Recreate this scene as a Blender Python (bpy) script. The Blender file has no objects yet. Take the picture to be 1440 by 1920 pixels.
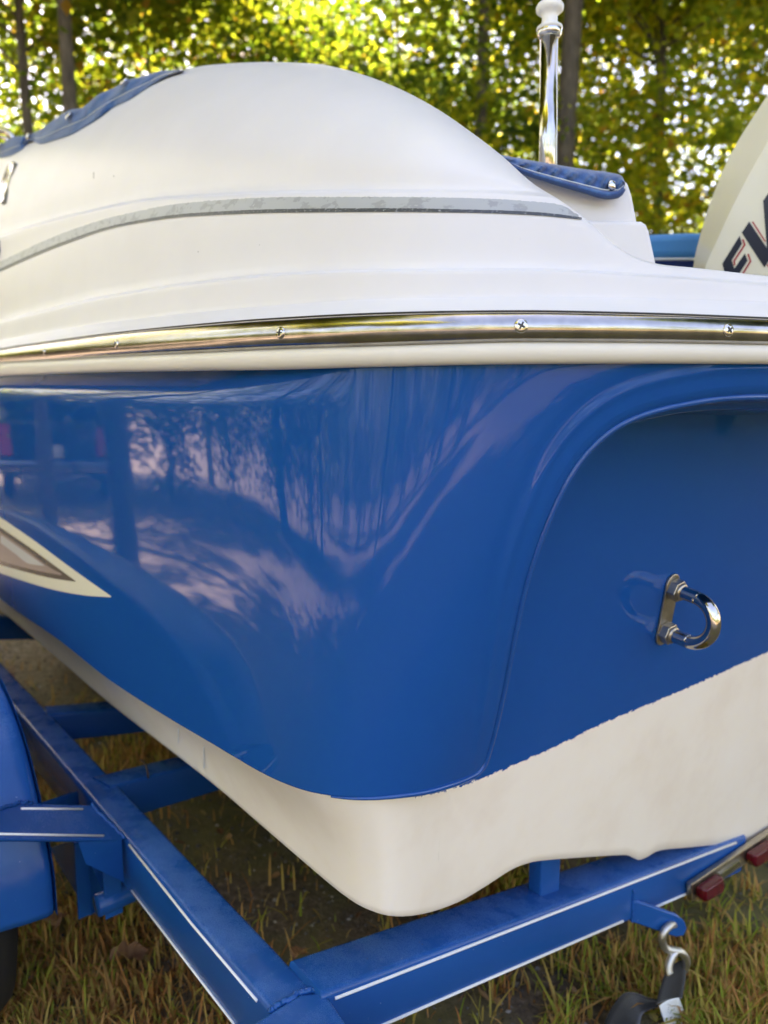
import bpy, bmesh, math, random
import numpy as np
from mathutils import Vector
from mathutils.bvhtree import BVHTree

# ------------------------------------------------------------------ camera, sky, sun, exposure
R_ = math.radians
scene = bpy.context.scene
COL = scene.collection
EZ = 1.25                       # height of the lens above the ground
PITCH = R_(8.1)
FPX = 1400.0                    # focal length in photo pixels (1440 x 1920)
cam_d = bpy.data.cameras.new('camera')
cam = bpy.data.objects.new('camera', cam_d); COL.objects.link(cam)
cam.location = (0, 0, EZ); cam.rotation_euler = (math.pi/2 - PITCH, 0, 0)
cam_d.sensor_fit = 'VERTICAL'; cam_d.sensor_height = 36.0; cam_d.lens = FPX/1920*36.0
cam_d.clip_start = 0.05; cam_d.clip_end = 900
cam_d.dof.use_dof = True; cam_d.dof.focus_distance = 0.95; cam_d.dof.aperture_fstop = 3.8
scene.camera = cam

SUN_AZ = R_(-27)                # measured from +Y towards +X
SUN_EL = R_(50)
world = bpy.data.worlds.new('World'); scene.world = world; world.use_nodes = True
wn = world.node_tree; bg = wn.nodes['Background']
sky = wn.nodes.new('ShaderNodeTexSky'); sky.sky_type = 'NISHITA'; sky.sun_disc = False
sky.sun_elevation = SUN_EL; sky.sun_rotation = SUN_AZ
sky.air_density = 1.0; sky.dust_density = 1.6; sky.ozone_density = 0.6; sky.altitude = 100
wn.links.new(sky.outputs[0], bg.inputs[0]); bg.inputs[1].default_value = 0.09
sun_d = bpy.data.lights.new('sun', 'SUN'); sun_d.energy = 5.0; sun_d.angle = R_(0.5); sun_d.color = (1, .91, .78)
sun = bpy.data.objects.new('sun', sun_d); COL.objects.link(sun)
sdir = Vector((math.sin(SUN_AZ)*math.cos(SUN_EL), math.cos(SUN_AZ)*math.cos(SUN_EL), math.sin(SUN_EL)))
sun.rotation_euler = sdir.to_track_quat('Z', 'Y').to_euler(); sun.location = sdir*60
vs = scene.view_settings
vs.view_transform = 'Standard'; vs.look = 'None'; vs.exposure = 3.42
vs.use_white_balance = True; vs.white_balance_temperature = 7650; vs.white_balance_tint = 27; vs.gamma = 1.0
scene.cycles.use_denoising = True
scene.cycles.max_bounces = 10; scene.cycles.diffuse_bounces = 4; scene.cycles.glossy_bounces = 5
scene.cycles.transmission_bounces = 6; scene.cycles.transparent_max_bounces = 6
scene.cycles.sample_clamp_indirect = 6.0

# ------------------------------------------------------------------ geometry helpers
rng = np.random.default_rng(7)
A41 = R_(41)
FW = np.array([-math.sin(A41), math.cos(A41)])      # boat forward (plan)
TW = np.array([math.cos(A41), math.sin(A41)])       # boat starboard (plan)
WC = 1.90                                           # centreline offset
def uw(u, w, z=0.0):
    p = FW*u + TW*w
    return np.array([p[0], p[1], z])
cp, sp = math.cos(PITCH), math.sin(PITCH)
def ray(x, y):
    a, b = x-720.0, y-960.0
    return np.array([a, FPX*cp - b*sp, -(b*cp + FPX*sp)])
def proj(P):
    P = np.asarray(P, float)
    d = P[..., 1]*cp - P[..., 2]*sp
    up = P[..., 1]*sp + P[..., 2]*cp
    return np.stack([720 + FPX*P[..., 0]/d, 960 - FPX*up/d], -1)
def on_z(x, y, z):
    r = ray(x, y); return r*(z/r[2])
def on_plane(x, y, p0, n):
    r = ray(x, y); return r*(np.dot(p0, n)/np.dot(r, n))
def on_w(x, y, w):  return on_plane(x, y, uw(0, w), np.array([TW[0], TW[1], 0]))
def at_depth(x, y, Y):
    r = ray(x, y); return r*(Y/r[1])
def curve(pts, xs):
    """smooth monotone-friendly interpolation of y(x) (pchip), linear outside"""
    p = np.array(sorted(pts), float); X, Y = p[:, 0], p[:, 1]
    h = np.diff(X); dl = np.diff(Y)/h; m = np.zeros(len(X))
    m[0], m[-1] = dl[0], dl[-1]
    for i in range(1, len(X)-1):
        if dl[i-1]*dl[i] > 0:
            w1, w2 = 2*h[i]+h[i-1], h[i]+2*h[i-1]
            m[i] = (w1+w2)/(w1/dl[i-1] + w2/dl[i])
    xs = np.asarray(xs, float); out = np.empty_like(xs)
    k = np.clip(np.searchsorted(X, xs)-1, 0, len(h)-1)
    t = (xs-X[k])/h[k]; tc = np.clip(t, 0, 1)
    out = ((2*tc**3-3*tc**2+1)*Y[k] + (tc**3-2*tc**2+tc)*h[k]*m[k] + (-2*tc**3+3*tc**2)*Y[k+1] + (tc**3-tc**2)*h[k]*m[k+1])
    out = np.where(t < 0, Y[0]+(xs-X[0])*m[0], out); out = np.where(t > 1, Y[-1]+(xs-X[-1])*m[-1], out)
    return out
def catmull(P, n):
    """resample an open polyline as a Catmull-Rom curve with n samples per span"""
    P = np.asarray(P, float); Q = np.vstack([2*P[0]-P[1], P, 2*P[-1]-P[-2]])
    out = []
    for i in range(len(P)-1):
        p0, p1, p2, p3 = Q[i:i+4]
        for t in np.arange(n)/n:
            out.append(.5*((2*p1)+(-p0+p2)*t+(2*p0-5*p1+4*p2-p3)*t*t+(-p0+3*p1-3*p2+p3)*t**3))
    out.append(P[-1]); return np.array(out)
def bspl(C, s):
    C = np.asarray(C, float); Q = np.vstack([2*C[0]-C[1], C, 2*C[-1]-C[-2]])
    s = np.atleast_1d(np.asarray(s, float)); i = np.clip(np.floor(s).astype(int), 0, len(C)-2); t = (s-i)[:, None]
    a, b, c, d = Q[i], Q[i+1], Q[i+2], Q[i+3]
    return ((1-t)**3*a + (3*t**3-6*t**2+4)*b + (-3*t**3+3*t**2+3*t+1)*c + t**3*d)/6

def empty(name, loc, label=None, cat=None, group=None):
    o = bpy.data.objects.new(name, None); COL.objects.link(o); o.empty_display_size = .1
    o.location = (loc[0], loc[1], loc[2]+EZ)
    tag(o, label, cat, group); return o
def tag(o, label=None, cat=None, group=None, kind=None):
    if label: o['label'] = label
    if cat: o['category'] = cat
    if group: o['group'] = group
    if kind: o['kind'] = kind
    return o
def root_of(p):
    x = np.zeros(3)
    while p is not None:
        x += np.array(p.location); p = p.parent
    return x
def mk(name, V, Fc, mat, parent=None, smooth=True, origin=None, attrs=None, flat_angle=None):
    """one mesh object from points relative to the lens; children are placed under their parent's base"""
    V = np.asarray(V, float).reshape(-1, 3).copy(); V[:, 2] += EZ
    base = root_of(parent) if parent else np.zeros(3)
    if origin is None: org = np.array([V[:, 0].mean(), V[:, 1].mean(), V[:, 2].min()])
    else: org = np.asarray(origin, float) + np.array([0, 0, EZ])
    me = bpy.data.meshes.new(name)
    me.from_pydata((V-org).tolist(), [], [tuple(int(i) for i in f) for f in Fc]); me.update()
    me.materials.append(mat)
    me.polygons.foreach_set('use_smooth', [smooth]*len(me.polygons))
    if smooth and flat_angle:
        bm = bmesh.new(); bm.from_mesh(me)
        for e in bm.edges:
            if len(e.link_faces) == 2 and e.calc_face_angle(0) > R_(flat_angle): e.smooth = False
        bm.to_mesh(me); bm.free()
    if attrs:
        for k, a in attrs.items():
            at = me.attributes.new(k, 'FLOAT', 'POINT'); at.data.foreach_set('value', np.asarray(a, np.float32))
    o = bpy.data.objects.new(name, me); COL.objects.link(o)
    o.parent = parent; o.location = (org-base).tolist()
    return o
def grid_faces(nr, nc, off=0, flip=False, wrap=False):
    f = []
    for i in range(nr-1):
        for j in range(nc if wrap else nc-1):
            a = off+i*nc+j; b = off+i*nc+(j+1) % nc; c = off+(i+1)*nc+(j+1) % nc; d = off+(i+1)*nc+j
            f.append((a, d, c, b) if flip else (a, b, c, d))
    return f
class MB:
    """collects shapes of one part"""
    def __init__(s): s.V = []; s.F = []
    def add(s, V, F):
        o = len(s.V); s.V += [tuple(v) for v in np.asarray(V, float)]; s.F += [tuple(i+o for i in f) for f in F]; return s
    def tube(s, P, r, n=12, cap=True):
        P = np.asarray(P, float); r = np.broadcast_to(np.asarray(r, float), (len(P),))
        tan = np.gradient(P, axis=0); tan /= np.linalg.norm(tan, axis=1)[:, None]+1e-12
        up = np.array([0, 0, 1.]) if abs(tan[0][2]) < .9 else np.array([1., 0, 0])
        nrm = np.cross(tan[0], up); nrm /= np.linalg.norm(nrm); V = []
        for i in range(len(P)):
            nrm = nrm - tan[i]*np.dot(nrm, tan[i]); nrm /= np.linalg.norm(nrm); b = np.cross(tan[i], nrm)
            for k in range(n):
                a = 2*math.pi*k/n; V.append(P[i]+r[i]*(math.cos(a)*nrm+math.sin(a)*b))
        F = grid_faces(len(P), n, wrap=True)
        if cap: F += [tuple(range(n))[::-1], tuple(range((len(P)-1)*n, len(P)*n))]
        return s.add(V, F)
    def rect(s, p0, p1, wd, ht, rad=.006, side=None, up=(0, 0, 1), seg=3):
        """rounded rectangular tube between two centre points"""
        p0, p1 = np.asarray(p0, float), np.asarray(p1, float); ax = p1-p0; ax /= np.linalg.norm(ax)
        up = np.asarray(up, float); sd = np.cross(ax, up) if side is None else np.asarray(side, float)
        sd /= np.linalg.norm(sd); up = np.cross(sd, ax); up /= np.linalg.norm(up)
        prof = []
        for cx, cy, a0 in ((wd/2-rad, ht/2-rad, 0), (-wd/2+rad, ht/2-rad, 90), (-wd/2+rad, -ht/2+rad, 180), (wd/2-rad, -ht/2+rad, 270)):
            for k in range(seg+1):
                a = R_(a0+90*k/seg); prof.append((cx+rad*math.cos(a), cy+rad*math.sin(a)))
        n = len(prof)
        V = [p+sd*a+up*b for p in (p0, p1) for a, b in prof]
        return s.add(V, grid_faces(2, n, wrap=True)+[tuple(range(n))[::-1], tuple(range(n, 2*n))])
    def prism(s, poly, d):
        """polygon (3D, planar) extruded along d"""
        P = np.asarray(poly, float); n = len(P); d = np.asarray(d, float)
        return s.add(np.vstack([P, P+d]), [tuple(range(n)), tuple(range(2*n-1, n-1, -1))]+[(i, i+n, (i+1) % n+n, (i+1) % n) for i in range(n)])
    def lathe(s, c, axis, prof, n=24):
        """prof: list of (radius, distance along axis)"""
        axis = np.asarray(axis, float); axis /= np.linalg.norm(axis)
        t = np.array([0, 0, 1.]) if abs(axis[2]) < .9 else np.array([1., 0, 0])
        a = np.cross(axis, t); a /= np.linalg.norm(a); b = np.cross(axis, a)
        V = [np.asarray(c)+axis*h+r*(math.cos(2*math.pi*k/n)*a+math.sin(2*math.pi*k/n)*b) for r, h in prof for k in range(n)]
        return s.add(V, grid_faces(len(prof), n, wrap=True)+[tuple(range(n))[::-1], tuple(range((len(prof)-1)*n, len(prof)*n))])
    def build(s, name, mat, parent=None, **k): return mk(name, s.V, s.F, mat, parent, **k)
def bevel(o, w, seg=2, ang=40):
    m = o.modifiers.new('bevel', 'BEVEL'); m.width = w; m.segments = seg; m.limit_method = 'ANGLE'; m.angle_limit = R_(ang); return o

# ------------------------------------------------------------------ materials
def mat(name, col, rough=.5, metal=0., coat=0., spec=.5):
    m = bpy.data.materials.new(name); m.use_nodes = True; b = m.node_tree.nodes['Principled BSDF']
    b.inputs['Base Color'].default_value = (*col, 1); b.inputs['Roughness'].default_value = rough
    b.inputs['Metallic'].default_value = metal; b.inputs['Coat Weight'].default_value = coat
    b.inputs['Coat Roughness'].default_value = .02; b.inputs['Specular IOR Level'].default_value = spec
    return m
def N(m, t, **k):
    n = m.node_tree.nodes.new(t)
    for a, v in k.items(): setattr(n, a, v)
    return n
def L(m, a, b): m.node_tree.links.new(a, b)
def P_(m): return m.node_tree.nodes['Principled BSDF']
def noise(m, scale, detail=3, rough=.5, vec=None, dist=0.):
    n = N(m, 'ShaderNodeTexNoise'); n.inputs['Scale'].default_value = scale; n.inputs['Detail'].default_value = detail
    n.inputs['Roughness'].default_value = rough; n.inputs['Distortion'].default_value = dist
    if vec is None:
        g = N(m, 'ShaderNodeNewGeometry'); vec = g.outputs['Position']
    L(m, vec, n.inputs['Vector']); return n
def ramp(m, src, stops):
    r = N(m, 'ShaderNodeValToRGB'); e = r.color_ramp.elements
    while len(e) < len(stops): e.new(.5)
    for q, (p, c) in zip(e, stops): q.position = p; q.color = (*c, 1) if len(c) == 3 else c
    L(m, src, r.inputs[0]); return r
def mix(m, fac, a, b):
    x = N(m, 'ShaderNodeMix', data_type='RGBA')
    for s, v in ((x.inputs[0], fac), (x.inputs[6], a), (x.inputs[7], b)):
        if hasattr(v, 'is_linked') or isinstance(v, bpy.types.NodeSocket): L(m, v, s)
        elif isinstance(v, tuple): s.default_value = (*v, 1)
        else: s.default_value = v
    return x.outputs[2]
def mathn(m, op, a, b=None, clamp=False):
    x = N(m, 'ShaderNodeMath', operation=op); x.use_clamp = clamp
    for i, v in enumerate((a, b)):
        if v is None: continue
        if isinstance(v, bpy.types.NodeSocket): L(m, v, x.inputs[i])
        else: x.inputs[i].default_value = v
    return x.outputs[0]
def bump(m, h, strength=.2, dist=.001):
    b = N(m, 'ShaderNodeBump'); b.inputs['Strength'].default_value = strength; b.inputs['Distance'].default_value = dist
    L(m, h, b.inputs['Height']); L(m, b.outputs[0], P_(m).inputs['Normal']); return b
def stretched(m, sx, sy, sz):
    g = N(m, 'ShaderNodeNewGeometry'); mp = N(m, 'ShaderNodeMapping'); mp.inputs['Scale'].default_value = (sx, sy, sz)
    L(m, g.outputs['Position'], mp.inputs['Vector']); return mp.outputs[0]

BLUE = (.0001, .070, .278); CREAM = (.80, .775, .71)
def make_hull_mat():
    m = mat('hull_gelcoat', BLUE, .035, spec=.19); b = P_(m)
    at = N(m, 'ShaderNodeAttribute', attribute_name='paint')
    n1 = noise(m, 90, 4, .65); n2 = noise(m, 420, 2)
    e = mathn(m, 'ADD', at.outputs['Fac'], mathn(m, 'MULTIPLY', mathn(m, 'SUBTRACT', n1.outputs[0], .5), .012))
    e = mathn(m, 'ADD', e, mathn(m, 'MULTIPLY', mathn(m, 'SUBTRACT', n2.outputs[0], .5), .006))
    f = mathn(m, 'MULTIPLY', e, 2500., True)                         # 1 where blue
    st = noise(m, 5.5, 4, .6)
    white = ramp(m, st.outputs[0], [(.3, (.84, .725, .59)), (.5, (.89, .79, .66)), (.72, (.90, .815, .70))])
    sc = noise(m, 1, 3, .6, stretched(m, 60, 60, 9))
    wh = mix(m, ramp(m, sc.outputs[0], [(.72, (0, 0, 0)), (.80, (.25, .25, .25))]).outputs[0], white.outputs[0], (.55, .49, .41))
    hz = noise(m, 9, 5, .7)
    blue = mix(m, ramp(m, hz.outputs[0], [(.45, (0, 0, 0)), (.8, (.12, .12, .12))]).outputs[0], BLUE, (.006, .095, .36))
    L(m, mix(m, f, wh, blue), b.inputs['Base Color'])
    rr = N(m, 'ShaderNodeMapRange'); L(m, f, rr.inputs[0]); rr.inputs[3].default_value = .22; rr.inputs[4].default_value = .035
    L(m, rr.outputs[0], b.inputs['Roughness'])
    w = noise(m, 7, 2); bump(m, w.outputs[0], .25, .0012)
    return m
def make_white(name, rough=.28, c=CREAM):
    m = mat(name, c, rough, spec=.22); b = P_(m)
    n = noise(m, 4, 4, .6); r = ramp(m, n.outputs[0], [(.3, tuple(v*.94 for v in c)), (.7, c)])
    n2 = noise(m, 70, 3, .7)
    sp_ = ramp(m, n2.outputs[0], [(.74, (0, 0, 0)), (.79, (.35, .35, .35))])
    L(m, mix(m, sp_.outputs[0], r.outputs[0], tuple(v*.62 for v in c)), b.inputs['Base Color'])
    n3 = noise(m, 900, 2); bump(m, n3.outputs[0], .08, .0004)
    return m
def make_trailer():
    m = mat('trailer_blue_paint', (.001, .06, .36), .22, spec=.3); b = P_(m)
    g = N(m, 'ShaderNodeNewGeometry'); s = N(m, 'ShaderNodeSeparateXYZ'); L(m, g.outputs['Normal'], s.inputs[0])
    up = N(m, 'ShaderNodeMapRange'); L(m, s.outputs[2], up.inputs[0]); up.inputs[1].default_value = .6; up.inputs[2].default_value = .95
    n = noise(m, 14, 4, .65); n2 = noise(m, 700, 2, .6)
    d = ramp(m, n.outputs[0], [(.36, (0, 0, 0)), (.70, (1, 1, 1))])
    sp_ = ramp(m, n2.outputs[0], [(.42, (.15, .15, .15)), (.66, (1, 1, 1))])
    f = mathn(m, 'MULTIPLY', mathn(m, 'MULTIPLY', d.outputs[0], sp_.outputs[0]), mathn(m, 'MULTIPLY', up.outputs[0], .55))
    n4 = noise(m, 3, 3); base = ramp(m, n4.outputs[0], [(.35, (.0002, .062, .235)), (.7, (.0003, .086, .32))])
    n5 = noise(m, 130, 3, .6); n6 = noise(m, 4.5, 2)
    ru = mathn(m, 'MULTIPLY', ramp(m, n5.outputs[0], [(.71, (0, 0, 0)), (.75, (1, 1, 1))]).outputs[0], ramp(m, n6.outputs[0], [(.55, (0, 0, 0)), (.62, (1, 1, 1))]).outputs[0])
    sc_ = noise(m, 240, 2); ch = mathn(m, 'MULTIPLY', ramp(m, sc_.outputs[0], [(.765, (0, 0, 0)), (.79, (1, 1, 1))]).outputs[0], .7)
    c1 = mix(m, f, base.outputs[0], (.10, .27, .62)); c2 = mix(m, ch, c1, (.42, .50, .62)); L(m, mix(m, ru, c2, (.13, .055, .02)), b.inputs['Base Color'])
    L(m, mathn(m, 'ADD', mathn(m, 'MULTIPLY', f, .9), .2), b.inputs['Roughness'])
    bump(m, n2.outputs[0], .12, .0005); return m
def make_steel(name, rough=.1, c=(.70, .67, .62), streak=True):
    m = mat(name, c, rough, 1.0); b = P_(m)
    n = noise(m, 30, 4, .7); r = ramp(m, n.outputs[0], [(.3, tuple(v*.72 for v in c)), (.6, c)])
    L(m, r.outputs[0], b.inputs['Base Color'])
    n2 = noise(m, 60, 3); mr = N(m, 'ShaderNodeMapRange'); L(m, n2.outputs[0], mr.inputs[0])
    mr.inputs[3].default_value = rough*.6; mr.inputs[4].default_value = rough*1.7; L(m, mr.outputs[0], b.inputs['Roughness'])
    n3 = noise(m, 260, 2); bump(m, n3.outputs[0], .05, .0004); return m
def make_canvas(name, c, c2):
    m = mat(name, c, .85); b = P_(m)
    n = noise(m, 45, 4, .7); n2 = noise(m, 1400, 2)
    L(m, ramp(m, n.outputs[0], [(.3, c), (.75, c2)]).outputs[0], b.inputs['Base Color'])
    bump(m, n2.outputs[0], .5, .0006); b.inputs['Sheen Weight'].default_value = .3; return m
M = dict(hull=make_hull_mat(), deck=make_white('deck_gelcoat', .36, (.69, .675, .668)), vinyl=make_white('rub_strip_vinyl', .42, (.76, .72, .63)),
         trailer=make_trailer(), steel=make_steel('stainless_rail', .16, (.46, .43, .39)), chrome=make_steel('polished_chrome', .06, (.58, .55, .50)),
         brightc=mat('mirror_chrome', (.62, .61, .60), .03, 1.), letter=mat('letter_chrome', (.36, .35, .31), .05, 1.), plate=make_steel('satin_plate', .3, (.52, .46, .38)),
         canvas=make_canvas('blue_canvas', (.007, .045, .14), (.028, .12, .29)), canvas2=make_canvas('navy_canvas', (.004, .033, .14), (.04, .15, .36)), piping=make_canvas('canvas_binding', (.008, .035, .12), (.015, .06, .18)),
         thread=mat('pale_thread', (.55, .6, .62), .8), seat=mat('blue_vinyl', (.03, .22, .50), .35), seat2=mat('navy_vinyl', (.006, .03, .16), .4),
         silver=mat('silver_tape', (.34, .36, .37), .45), dark=mat('charcoal_tape', (.045, .055, .065), .45),
         cream=mat('cream_vinyl_decal', (.80, .74, .55), .18), brown=mat('bronze_decal', (.13, .10, .065), .2),
         mauve=mat('mauve_decal', (.36, .27, .22), .2), palegrey=mat('pale_decal', (.55, .53, .48), .2),
         cowl=make_white('cowl_enamel', .12, (.79, .77, .66)), navy=mat('navy_decal', (.006, .010, .028), .3), red=mat('red_decal', (.42, .008, .02), .3),
         whiteplastic=mat('white_plastic', (.74, .74, .72), .35), black=mat('black_rubber', (.012, .012, .012), .7),
         web=make_canvas('black_webbing', (.004, .004, .005), (.012, .012, .013)), tagm=mat('white_tag', (.86, .86, .84), .7), ink=mat('tag_ink', (.06, .06, .07), .8),
         zinc=make_steel('galvanised_hook', .38, (.62, .61, .58)), lens=mat('red_lens', (.10, .003, .009), .14), pin=mat('white_pinstripe', (.80, .80, .78), .5),
         screw=make_steel('screw_head', .12, (.66, .62, .56)), slot=mat('screw_recess', (.02, .018, .016), .5), wire=mat('brown_wire', (.10, .06, .035), .6))

_m = M['silver']; _n = noise(_m, 38, 5, .6, stretched(_m, 1, 1, 1.6)); _c = ramp(_m, _n.outputs[0], [(.54, (.38, .40, .41)), (.575, (.30, .315, .325)), (.68, (.29, .30, .31)), (.71, (.46, .47, .47))]); L(_m, _c.outputs[0], P_(_m).inputs['Base Color'])
_m = M['dark']; _n = noise(_m, 300, 3, .7); _c = ramp(_m, _n.outputs[0], [(.55, (.045, .052, .06)), (.68, (.30, .31, .32))]); L(_m, _c.outputs[0], P_(_m).inputs['Base Color'])
# ------------------------------------------------------------------ boat: plan curves
def XY(u, w): return tuple(FW*u+TW*w)
PAIR = [(XY(7.5, .95), XY(7.5, 1.25)), (XY(6, .74), XY(6, .98)), (XY(4.6, .60), XY(4.6, .74)), (XY(3.4, .53), XY(3.4, .60)), (XY(2.6, .505), XY(2.6, .54)),
        (XY(2.0, .495), XY(2.0, .522)), (XY(1.55, .495), XY(1.55, .52)), (XY(1.2, .498), XY(1.2, .52)), (XY(.95, .503), XY(.97, .52)),
        ((-.105, .920), (-.150, .950)), ((-.01, .862), (-.075, .872)), ((.08, .838), (-.002, .868)), ((.17, .836), (.066, .905)),
        ((.26, .848), (.142, .985)), ((.37, .872), (.271, 1.079)), ((.51, .922), (.425, 1.19)), ((.70, 1.012), (.644, 1.35)), (XY(.28, 1.55), XY(.60, 1.55)), (XY(.27, 1.90), XY(.58, 1.90))]
RC = np.array([p[0] for p in PAIR]); BC = np.array([p[1] for p in PAIR]); SN = len(PAIR)-1
SS = np.linspace(0, SN, 900); RP = bspl(RC, SS)
_t = np.gradient(RP, axis=0); _t /= np.linalg.norm(_t, axis=1)[:, None]
RIN = np.stack([-_t[:, 1], _t[:, 0]], 1)               # inward plan normal
def curtain(x, y, inset):
    """the point where the sight line meets the rail curve offset inward by inset"""
    r = ray(x, y); Q = RP+RIN*inset
    c = r[0]*Q[:, 1]-r[1]*Q[:, 0]
    k = np.nonzero((c[:-1] > 0) != (c[1:] > 0))[0]
    if len(k) == 0: k = np.array([np.argmin(np.abs(c[:-1]))])
    best = None
    for i in k:
        f = c[i]/(c[i]-c[i+1]+1e-15); f = min(max(f, 0), 1); q = Q[i]+(Q[i+1]-Q[i])*f
        t = (q[0]*r[0]+q[1]*r[1])/(r[0]**2+r[1]**2)
        if t > 0 and (best is None or t < best[0]): best = (t, SS[i]+(SS[i+1]-SS[i])*f, i)
    t, s, i = best
    return r*t, s, np.array([RIN[i][0], RIN[i][1], 0])

XS = np.concatenate([np.arange(-270, 1441, 12), np.arange(1455, 1800, 20)]).astype(float)
rail_top = curve([(-270, 718), (-100, 677), (0, 655), (100, 640), (200, 626.5), (350, 611), (500, 599), (720, 588), (850, 585), (980, 584), (1200, 588), (1440, 597), (1800, 615)], XS)
rail_bot = curve([(-270, 727), (-100, 698), (0, 682), (100, 676.5), (200, 671), (350, 664), (500, 657), (720, 650), (850, 646), (980, 643), (1200, 644), (1440, 648), (1800, 655)], XS)
strip_bot = curve([(-270, 738), (-100, 716), (0, 706), (100, 702), (200, 698.5), (350, 696), (500, 694), (720, 688), (980, 683), (1200, 682), (1440, 683), (1800, 685)], XS)

boat = empty('boat', uw(1.4, WC, -.85), 'blue and white fibreglass motorboat, rounded stern corner towards the viewer, on the trailer', 'boat')

def loft(rows, sub, P3=None):
    """rows: list of (K x 3) arrays -> Catmull-Rom across the rows"""
    A = np.array(rows); out = []
    B = np.concatenate([[2*A[0]-A[1]], A, [2*A[-1]-A[-2]]])
    for i in range(len(A)-1):
        p0, p1, p2, p3 = B[i:i+4]; n = sub if np.isscalar(sub) else sub[i]
        for t in np.arange(n)/n:
            t0 = 0
            m1 = (p2-p0)*.5; m2 = (p3-p1)*.5
            d = np.linalg.norm(p2-p1, axis=1)[:, None]+1e-9
            l1 = np.linalg.norm(m1, axis=1)[:, None]+1e-9; l2 = np.linalg.norm(m2, axis=1)[:, None]+1e-9
            m1 = m1*np.minimum(1, 1.0*d/l1); m2 = m2*np.minimum(1, 1.0*d/l2)
            out.append((2*t**3-3*t**2+1)*p1+(t**3-2*t**2+t)*m1+(-2*t**3+3*t**2)*p2+(t**3-t**2)*m2)
    out.append(A[-1]); return np.array(out)
def rows_from(specs):
    """specs: list of (y array, inset array/float) over XS"""
    return [np.array([curtain(x, yy, ii)[0] for x, yy, ii in zip(XS, y, np.broadcast_to(i, XS.shape))]) for y, i in specs]
def mesh_rows(name, rows, material, parent, flip=False, **k):
    A = np.array(rows); return mk(name, A.reshape(-1, 3), grid_faces(A.shape[0], A.shape[1], flip=flip), material, parent, **k)

# ---- deck moulding
flange = curve([(-270, 704), (0, 640), (200, 606), (500, 576), (720, 562), (980, 558), (1200, 561), (1440, 569), (1800, 583)], XS)
st1 = curve([(-270, 690), (0, 603), (100, 577), (200, 555), (360, 530), (550, 512), (720, 506), (1000, 505), (1100, 508.5), (1230, 517), (1440, 533), (1800, 562)], XS)
tape_t = [(-270, 640), (-100, 540), (0, 491), (125, 435), (225, 404), (360, 380), (550, 370), (720, 370), (900, 373), (1000, 379), (1040, 383), (1060, 389), (1075, 399), (1086, 405), (1300, 520)]
tape_d = [(-270, 660), (-100, 556), (0, 504), (125, 451), (225, 420), (360, 400), (550, 392), (720, 391), (900, 394), (1000, 398), (1060, 404), (1092, 409), (1300, 432)]
tape_b = [(-270, 665), (-100, 562), (0, 510), (125, 457), (225, 425), (360, 406), (550, 399), (720, 398), (900, 400), (1000, 404), (1095, 413), (1300, 437)]
st2 = curve([(-270, 590), (-100, 488), (0, 443), (150, 400), (300, 372), (500, 361), (720, 358), (900, 359), (1040, 368), (1300, 395)], XS)
ytop = curve([(-270, 470), (-100, 345), (0, 286), (60, 263), (150, 224), (240, 178), (330, 136), (400, 122), (500, 117), (590, 120), (640, 129), (700, 147), (760, 172), (820, 205), (880, 246), (940, 292), (1000, 345), (1050, 376),
               (1090, 404), (1130, 440), (1165, 468), (1200, 486), (1240, 496), (1300, 502), (1440, 518), (1800, 552)], XS)
tb, tt = curve(tape_b, XS), curve(tape_t, XS)
hd = np.clip((st2-6-ytop)/240., 0, 1)
base_specs = [(rail_top+7, .013), (rail_top-1, .012), (rail_top-3, .013), ((rail_top+flange)/2, .027), (flange, .042), (flange-3, .0455), ((flange+st1)/2, .049), (st1+5, .052), (st1+2, .055), (st1-.5, .067), (st1-3.5, .077),
              ((st1+tb)/2, .083), (tb+4, .089), (tt-2, .096), (st2+4, .099), (st2+1.5, .102), (st2-1, .112), (st2-5, .121)]
K = len(base_specs); specs = []
for k, (y, i) in enumerate(base_specs):
    lim = ytop+(K-k)*.35+np.clip((K-k)*.9-6, 0, 3)
    specs.append((np.maximum(y, lim), i))
I = .03+.24*hd**.8
y0 = specs[-1][0]
for th in (14, 26, 38, 50, 60, 70, 78, 85, 90):
    a = R_(th); specs.append((y0+(ytop-y0)*math.sin(a), .122+I*(1-math.cos(a))**.9))
deck_rows = rows_from(specs)
top = deck_rows[-1]
inn = np.array([curtain(x, y, .15)[2] for x, y in zip(XS, ytop)])
for di, dz in ((.03, -.003), (.07, -.014), (.10, -.035), (.12, -.07), (.125, -.30)):
    lim_ = np.interp(XS, [1000, 1150], [1., .30]); deck_rows.append(top+inn*di+np.stack([0*XS, 0*XS, dz*(lim_ if dz < -.1 else 1+0*XS)], 1))
dk = loft(deck_rows, 3)
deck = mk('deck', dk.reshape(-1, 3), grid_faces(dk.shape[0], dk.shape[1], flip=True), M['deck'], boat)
def bvh_of(V, F): return BVHTree.FromPolygons([tuple(v) for v in V.reshape(-1, 3)], F)
deck_bvh = bvh_of(dk, grid_faces(dk.shape[0], dk.shape[1]))
def hit(bvh, x, y, off=0.):
    r = ray(x, y); r = r/np.linalg.norm(r)
    loc, nr, idx, d = bvh.ray_cast(Vector((0, 0, 0)), Vector(r))
    if loc is None: return None, None
    n = np.array(nr); n = -n if np.dot(n, r) > 0 else n
    return np.array(loc)+n*off, n
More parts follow.
